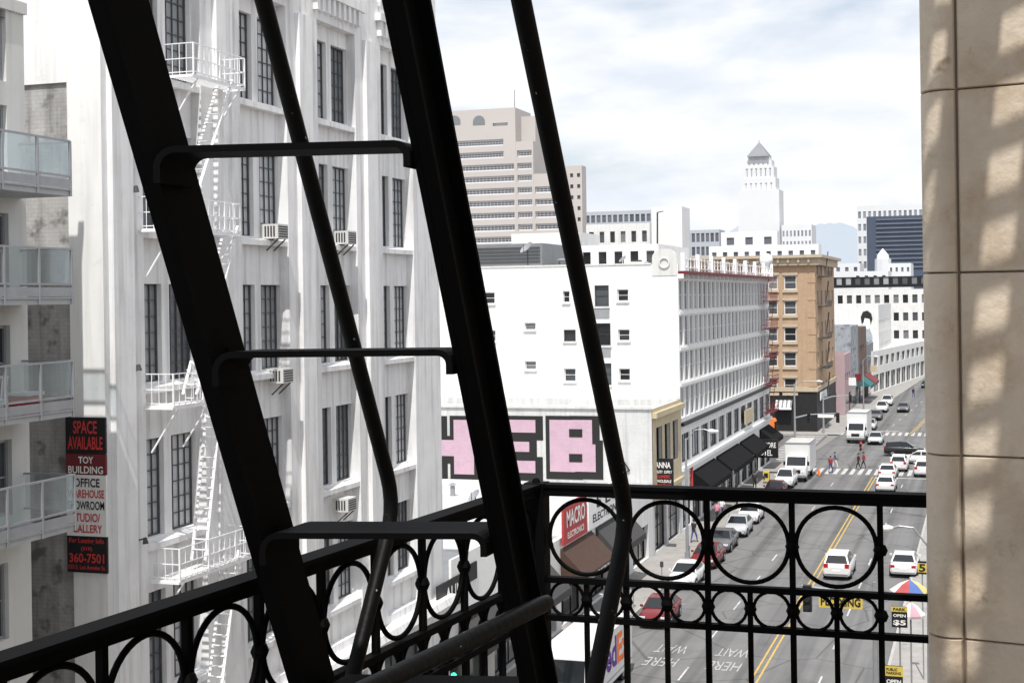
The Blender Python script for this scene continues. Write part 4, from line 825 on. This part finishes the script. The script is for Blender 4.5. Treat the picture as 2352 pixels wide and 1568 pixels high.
def box_truck(label,p,rot):
    t=thing('box_truck',label,'truck')
    MB().box(-1.25,1.25,-3.9,1.5,.95,3.75).build('cargo_box',pw,t)
    tr=MB()
    for x in (-1.25,1.25):
        for z in (.95,3.75): tr.box(x-.04,x+.04,-3.94,1.54,z-.05,z+.05)
    tr.box(-1.25,1.25,1.5,1.54,3.65,3.8); tr.build('edge_trim',m_alu,t)
    sec=[(1.55,.55),(1.55,2.55),(2.2,2.5),(2.85,1.55),(3.45,1.4),(3.5,.55)]
    MB().prism([(-1.05,y,z) for y,z in sec],(2.1,0,0)).build('cab',pw,t,30)
    n=Vector((0,.95,.65)).normalized()*.015
    MB().face([Vector(q)+n for q in ((-.92,2.25,2.42),(.92,2.25,2.42),(.95,2.82,1.6),(-.95,2.82,1.6))]).build('windscreen',m_cglass,t)
    for s_ in (-1,1):
        MB().face([(s_*1.06,1.7,2.35),(s_*1.06,2.15,2.35),(s_*1.06,2.65,1.62),(s_*1.06,1.7,1.62)]).build('side_window',m_cglass,t); MB().box(s_*.78-.16,s_*.78+.16,3.42,3.53,.95,1.15).build('headlight',m_lampw,t); MB().box(s_*1.2-.1,s_*1.2+.1,2.5,2.58,1.6,2.0).build('mirror',m_black,t)
    MB().box(-.5,.5,3.46,3.52,.9,1.25).build('grille',m_black,t); MB().box(-1.05,1.05,3.5,3.6,.5,.75).build('bumper',m_greybox,t); MB().box(-.5,.5,-3.8,3.2,.55,.95).build('chassis',m_black,t); wheels(t,(2.6,-2.4),.92)
    t.location=p; t.rotation_euler=(0,0,rot); return t
box_truck('white box truck parked by the hotel, before the crossing',(-18.3,yp(1850,1098),.016),PI)
box_truck('white box truck stopped beyond the crossing',onZ(1972,1012,.016),PI-.03)
# delivery van
dv=thing('delivery_van','white step van with purple and orange lettering at the bottom of the street','van')
sec=[(-4.6,.5),(-4.6,2.85),(-4.5,2.95),(3.3,2.95),(3.75,2.65),(4.05,1.5),(4.5,1.25),(4.6,.5)]
MB().prism([(-1.15,y,z) for y,z in sec],(2.3,0,0)).build('van_body',pw,dv)
MB().face([(-1.0,3.81,2.58),(1.0,3.81,2.58),(1.03,4.07,1.6),(-1.03,4.07,1.6)]).build('windscreen',m_cglass,dv)
for s_ in (-1,1):
    MB().face([(s_*1.156,2.6,2.45),(s_*1.156,3.55,2.45),(s_*1.156,3.8,1.6),(s_*1.156,2.6,1.6)]).build('side_window',m_cglass,dv); MB().box(s_*.85-.15,s_*.85+.15,4.5,4.62,.85,1.05).build('headlight',m_lampw,dv); MB().box(s_*1.3-.1,s_*1.3+.1,3.75,3.83,1.7,2.2).build('mirror',m_black,dv)
MB().box(-.4,.4,4.54,4.62,.72,.98).build('grille',m_black,dv); MB().box(-1.15,1.15,4.6,4.7,.4,.65).build('bumper',m_greybox,dv)
MB().box(-1.154,1.154,-4.6,3.9,.72,.8).build('side_stripe',m_alu,dv)
text('Fed',(-1.152,1.5,1.15),(0,-1,0),(0,0,1),2.9,1.45,m_purple,dv,bold=.03,off=.006); text('Ex',(-1.152,-1.5,1.15),(0,-1,0),(0,0,1),2.4,1.45,m_orl,dv,bold=.03,off=.006)
text('Fed',(.8,4.6,1.05),(-1,0,0),(0,0,1),.75,.3,m_purple,dv,bold=.03,off=.06); text('Ex',(.02,4.6,1.05),(-1,0,0),(0,0,1),.55,.3,m_orl,dv,bold=.03,off=.06)
wheels(dv,(3.1,-3.0),.95,.42); dv.location=(-18.3,65.6,.016); dv.rotation_euler=(0,0,PI)
# bus
bs=thing('city_bus','orange bus waiting on the cross street behind the hotel corner','bus')
MB().prism([(-1.25,y,z) for y,z in ((-6,.4),(-6,3.1),(5.8,3.1),(6,2.8),(6.05,.4))],(2.5,0,0)).build('bus_body',m_orbus,bs); MB().face([(-1.1,6.03,1.2),(1.1,6.03,1.2),(1.1,6.02,2.7),(-1.1,6.02,2.7)]).build('windscreen',m_cglass,bs)
for s_ in (-1,1): MB().face([(s_*1.256,-5.5,1.5),(s_*1.256,5.2,1.5),(s_*1.256,5.2,2.6),(s_*1.256,-5.5,2.6)]).build('side_windows',m_cglass,bs); MB().box(s_*.9-.15,s_*.9+.15,5.9,6.08,.7,.9).build('headlight',m_lampw,bs)
wheels(bs,(4,-3.5),1.1,.48); bs.location=(-31.5,183,.016); bs.rotation_euler=(0,0,-PI/2)
# ---------------------------------------------------------------- street furniture
def lamp(label,x,y,h,dx,group='street lamps'):
    t=thing('street_lamp',label,'street lamp',(x,y,0),group); MB().tube([(x,y,0),(x,y,h*.97)],[.13,.07],8).tube([(x,y,0),(x,y,.6)],[.22,.18],8).build('pole',m_alu,t,40)
    MB().tube([(x,y,h*.95),(x+dx*.4,y,h+.35),(x+dx*.8,y,h+.4),(x+dx,y,h+.3)],.045,6).build('arm',m_alu,t); MB().tube([(x+dx*.95,y,h+.3),(x+dx*1.1,y,h+.27),(x+dx*1.4,y,h+.25)],[.08,.18,.08],8).build('lamp_head',m_panel,t,40)
lamp('grey street lamp on the pavement before the yellow shopfront',-20.5,101,9,1.7); lamp('street lamp on the right kerb next to the stone pier',-2.4,63,8.6,-1.5); lamp('street lamp on the far left pavement beyond the orange building',-18.4,232,8.6,1.8)
def sig_head(t,x,y,z,lit=None,rot=0):
    o=MB().box(x-.18,x+.18,y-.15,y+.15,z-.55,z+.55).build('signal_head',m_black,t)
    for k,(m_) in enumerate((m_dark,m_dark,lit or m_dark)): MB().tube([(x,y-.16,z+.36-.36*k),(x,y-.26,z+.36-.36*k)],.12,10).build('lens',m_,o)
def sig(label,x,y,h,dx,heads,lamp_arm=False):
    t=thing('traffic_signal',label,'traffic signal',(x,y,0)); MB().tube([(x,y,0),(x,y,h+ (3.4 if lamp_arm else .4))],[.15,.08],8).build('pole',m_alu,t,40); MB().tube([(x,y,h-.5),(x+dx*.3,y,h-.1),(x+dx,y,h+.1)],[.1,.08,.05],8).build('mast_arm',m_alu,t,40)
    if lamp_arm: MB().tube([(x,y,h+3.2),(x+1,y,h+3.7),(x+2.6,y,h+3.7)],.05,6).build('lamp_arm',m_alu,t); MB().tube([(x+2.5,y,h+3.7),(x+2.8,y,h+3.65),(x+3.2,y,h+3.65)],[.08,.18,.06],8).build('lamp_head',m_panel,t,40)
    for q in heads: sig_head(t,x+q,y-.1,h-.4)
    return t
s1=sig('traffic signal and lamp pole at the hotel corner',-20.6,163.5,5.4,5.2,(1.6,4.8),True); MB().box(-18.0,-16.2,163.3,163.4,5.0,5.35).build('street_sign',m_signw,s1)
sig('traffic signal on the far left corner of the junction',-20.8,195.5,5.2,4,(3.6,))
s2=sig('traffic signal with a yellow sign on its arm over the near road',-4.5,61,6.55,-3,(-2.75,))
a=onY(1881,1393,60.8); b=onY(1981,1369,60.8)
pd=thing('warning_sign','yellow PED XING sign hanging from the near signal arm','sign',((a.x+b.x)/2,60.8,a.z)); MB().box(a.x,b.x,60.78,60.82,a.z,b.z).build('panel',m_yellow,pd); text('PED XING',(a.x+.08,60.77,a.z+.09),(1,0,0),(0,0,1),b.x-a.x-.16,b.z-a.z-.18,m_letb,pd,bold=.03,off=.01)
gl=EM('green_signal_light',(.05,.8,.5),2.)
p=onX(1050,1545,-20.4); t=thing('traffic_signal','traffic signal showing green beside the grey loft building','traffic signal',(-20.4,p.y,0)); MB().tube([(-20.4,p.y,0),(-20.4,p.y,p.z+1)],.09,8).build('pole',m_alu,t,40)
o=MB().box(-20.58,-20.22,p.y-.35,p.y-.05,p.z-.19,p.z+.91).build('signal_head',m_black,t)
for k,m_ in enumerate((gl,m_dark,m_dark)): MB().tube([(-20.4,p.y-.36,p.z+.36*k),(-20.4,p.y-.42,p.z+.36*k)],.12,10).build('lens',m_,o)
def psign(label,px,py0,py1,Y,w_,bands):
    c=onY(px,(py0+py1)/2,Y); z0,z1=onY(px,py1,Y).z,onY(px,py0,Y).z; t=thing('parking_sign',label,'sign',(c.x,Y,0)); MB().tube([(c.x,Y+.06,.1),(c.x,Y+.06,z1)],.04,6).build('post',m_alu,t); MB().box(c.x-w_/2,c.x+w_/2,Y,Y+.04,z0,z1).build('panel',m_black,t); hh=z1-z0
    for s_,f0,f1,mt,bg in bands:
        if bg: MB().box(c.x-w_/2-.01,c.x+w_/2+.01,Y-.012,Y-.003,z0+hh*(f0-.05),z0+hh*(f1+.05)).build('band',bg,t)
        text(s_,(c.x-w_*.4,Y-.014,z0+hh*f0),(1,0,0),(0,0,1),w_*.8,hh*(f1-f0),mt,t,bold=.03,off=.008)
psign('black sign reading PARK OPEN 5 dollars on the right pavement',2066,1392,1440,58,.6,[('PARK',.8,.94,m_letb,m_yellow),('OPEN',.5,.64,m_letw,None),('$5',.08,.36,m_letw,None)])
psign('black sign reading PUBLIC PARKING OPEN at the bottom right',2053,1528,1610,50,.6,[('PUBLIC\nPARKING',.76,.94,m_letb,m_yellow),('OPEN',.5,.62,m_letw,None),('$5',.1,.4,m_letw,None)])
psign('yellow sign with a large 5 beside the parasol',2118,1288,1318,72,.4,[('5',.2,.8,m_letb,m_yellow)])
def parasol(label,px,py,Y,cols,r=1.35):
    c=onY(px,py,Y); t=thing('parasol',label,'parasol',(c.x,Y,.13)); mb=MB(); n=8
    for k in range(n):
        a0,a1=2*PI*k/n,2*PI*(k+1)/n; q=lambda a,f,z: (c.x+r*f*cos(a),Y+r*f*sin(a),c.z+z)
        mb.face((q(a0,.5,.12),q(a1,.5,.12),(c.x,Y,c.z+.3)),k%len(cols)); mb.face((q(a0,1,-.2),q(a1,1,-.2),q(a1,.5,.12),q(a0,.5,.12)),k%len(cols)); mb.face((q(a0,1,-.2),q(a1,1,-.2),q(a1,1,-.3),q(a0,1,-.3)),k%len(cols))
    mb.build('canopy',cols,t); MB().tube([(c.x,Y,.13),(c.x,Y,c.z+.4)],.03,6).build('pole',m_alu,t)
m_bl=M('blue_canvas',(.09,.16,.4)); m_rd=M('red_canvas',(.42,.09,.09)); m_ylc=M('yellow_canvas',(.58,.48,.17)); m_pkc=M('pink_canvas',(.5,.33,.38)); m_grc=M('green_canvas',(.12,.33,.17))
parasol('rainbow striped parasol on the right pavement',2090,1345,66.5,[m_whcl,m_rd,m_bl,m_ylc],.9); parasol('pink and white parasol just below the rainbow one',2092,1398,61.5,[m_pkc,m_whcl],.6)
parasol('green and white parasol on the left pavement by the loft building',975,1500,59,[m_grc,m_whcl],1.4)
t=thing('news_rack','small yellow street news rack on the hotel pavement','news rack',(-20.9,143,.13)); MB().box(-21.2,-20.6,142.7,143.3,.4,1.3).build('box',m_yellow,t); MB().box(-21.1,-20.7,142.68,142.697,.7,1.15).build('door',m_cglass,t)
for a in (-21.15,-20.65): MB().bar((a,143,.13),(a,143,.4),.05,.05).build('leg',m_frame,t)
y_=yp(1885,1092); t=thing('traffic_cone','orange traffic cone beside the white box truck','cone',(-16.6,y_,.016)); MB().tube([(-16.6,y_,.05),(-16.6,y_,.75)],[.19,.04],10).build('cone',m_orl,t); MB().box(-16.85,-16.35,y_-.25,y_+.25,.016,.05).build('base',m_tyre,t)
for i,y in enumerate((84,92,108,118,128,138)):
    t=thing('parking_meter','grey parking meter on the left kerb, number %s from the corner shop'%('one','two','three','four','five','six')[i],'parking meter',(-20.4,y,.13),'parking meters on the left kerb'); MB().tube([(-20.4,y,.13),(-20.4,y,1.15)],.03,6).build('post',m_alu,t); MB().box(-20.5,-20.3,y-.08,y+.08,1.15,1.5).build('meter_head',m_frame,t)
# ---------------------------------------------------------------- people
def person(label,p,rot,shirt,trousers,walk=True,hair=None):
    k=.28 if walk else .03; a=.2 if walk else .02
    V=[((0,0,.95),.14),((0,0,1.18),.145),((0,0,1.36),.15),((0,.0,1.48),.058),((0,.02,1.58),.085),((0,.02,1.70),.075)]; E=[(0,1),(1,2),(2,3),(3,4),(4,5)]
    V.append(((0,.115,1.6),.018)); E.append((4,6))
    for s_ in (-1,1):
        i=len(V); d=k*s_; e=-a*s_
        V+=[((s_*.1,0,.86),.095),((s_*.1,d*.6+.04,.48),.065),((s_*.1,d,.08) ,.045),((s_*.1,d+.14,.045),.04)]; E+=[(0,i),(i,i+1),(i+1,i+2),(i+2,i+3)]
        j=len(V); V+=[((s_*.19,0,1.42),.06),((s_*.24,e*.5-.02,1.14),.045),((s_*.25,e+.05,.9),.03),((s_*.25,e+.07,.83),.035)]; E+=[(2,j),(j,j+1),(j+1,j+2),(j+2,j+3)]
        for f in range(4): V.append(((s_*.25,e+.045+f*.02,.74+abs(f-1.5)*.012),.009)); E.append((j+3,len(V)-1))
        V.append(((s_*.225,e+.12,.8),.01)); E.append((j+3,len(V)-1))
    me=bpy.data.meshes.new('body'); me.from_pydata([v for v,_ in V],E,[]); ob=bpy.data.objects.new('body',me); COL.objects.link(ob)
    ob.modifiers.new('s','SKIN'); sv_=me.skin_vertices[0].data
    for i,(v,r_) in enumerate(V): sv_[i].radius=(r_,r_); sv_[i].use_root=(i==0)
    sb=ob.modifiers.new('u','SUBSURF'); sb.levels=1; sb.render_levels=1
    dg=bpy.context.evaluated_depsgraph_get(); m2=bpy.data.meshes.new_from_object(ob.evaluated_get(dg)); bpy.data.objects.remove(ob)
    for q in (m_skin,shirt,trousers,m_black): m2.materials.append(q)
    for f in m2.polygons:
        c=f.center; f.use_smooth=True
        f.material_index=3 if c.z<.1 else (2 if c.z<.95 and abs(c.x)<.2 else (1 if .95<=c.z<1.47 and not (abs(c.x)>.2 and c.z<1.15) else 0))
    t=thing('person',label,'person',p); t.rotation_euler=(0,0,rot); b=bpy.data.objects.new('body',m2); COL.objects.link(b); b.parent=t
    h=MB().sphere((0,-.005,1.69),.105,10,zmin=-.25,sc=(1,1.05,1)); o=h.build('hair',hair or m_hair,None,40); o.parent=t; o.location=(0,0,0)
G0=.02
person('person in blue and white walking over the crossing beside the truck',onZ(1918,1075,G0),-1.2,m_bluecl,m_whcl); person('person in dark clothes on the crossing, left one of the pair',onZ(1972,1078,G0),1.4,m_dkcl,m_dkcl); person('person in red top on the crossing, right one of the pair',onZ(1984,1075,G0),1.4,m_redcl,m_dkcl)
person('person in teal standing on the pavement below the loft building',onX(1142,1545,-21.3).xy.to_3d()+Vector((0,0,.13)),.6,m_tealcl,m_dkcl,False)
for px,py,a_,b_,l in ((1766,1125,m_dkcl,m_dkcl,'person in black on the pavement under the hotel sign'),(1678,1200,m_pkcl,m_dkcl,'person in a pink top beside the parked silver car'),(1668,1190,m_whcl,m_bluecl,'person in a white top by the hotel awnings'),(1720,1160,m_bluecl,m_dkcl,'person in blue on the hotel pavement'),(1600,1245,m_dkcl,m_bluecl,'person in dark top near the yellow shopfront'),(2098,912,m_dkcl,m_bluecl,'person far up the street near the bend'),(1908,1085,m_redcl,m_bluecl,'person in red near the traffic cone')):
    p=onZ(px,py,.13 if px<1800 else .02)
    if px<1800: p.x=-21.3
    person(l,p,random.uniform(-1,1),a_,b_)
person('person in red by the parking signs at the lower right',Vector((-4.2,52.8,.13)),.3,m_redcl,m_dkcl,False)
p=onZ(1977,1033,.016); ms=thing('motor_scooter','red motor scooter waiting just before the far white truck','motor scooter',p)
for y in (-.6,.65): MB().ring((p.x,p.y+y,.27),(0,1,0),(0,0,1),.2,.07,16).build('wheel',m_tyre,ms)
MB().bar((p.x,p.y-.6,.4),(p.x,p.y+.1,.35),.25,.25).bar((p.x,p.y+.1,.3),(p.x,p.y+.6,.95),.25,.08).bar((p.x-.3,p.y+.5,1.),(p.x+.3,p.y+.5,1.),.05,.05).build('frame',m_redp,ms); MB().bar((p.x,p.y-.6,.72),(p.x,p.y+.05,.72),.28,.12).bar((p.x,p.y-.3,.5),(p.x,p.y-.3,.68),.15,.3).build('seat',m_black,ms)
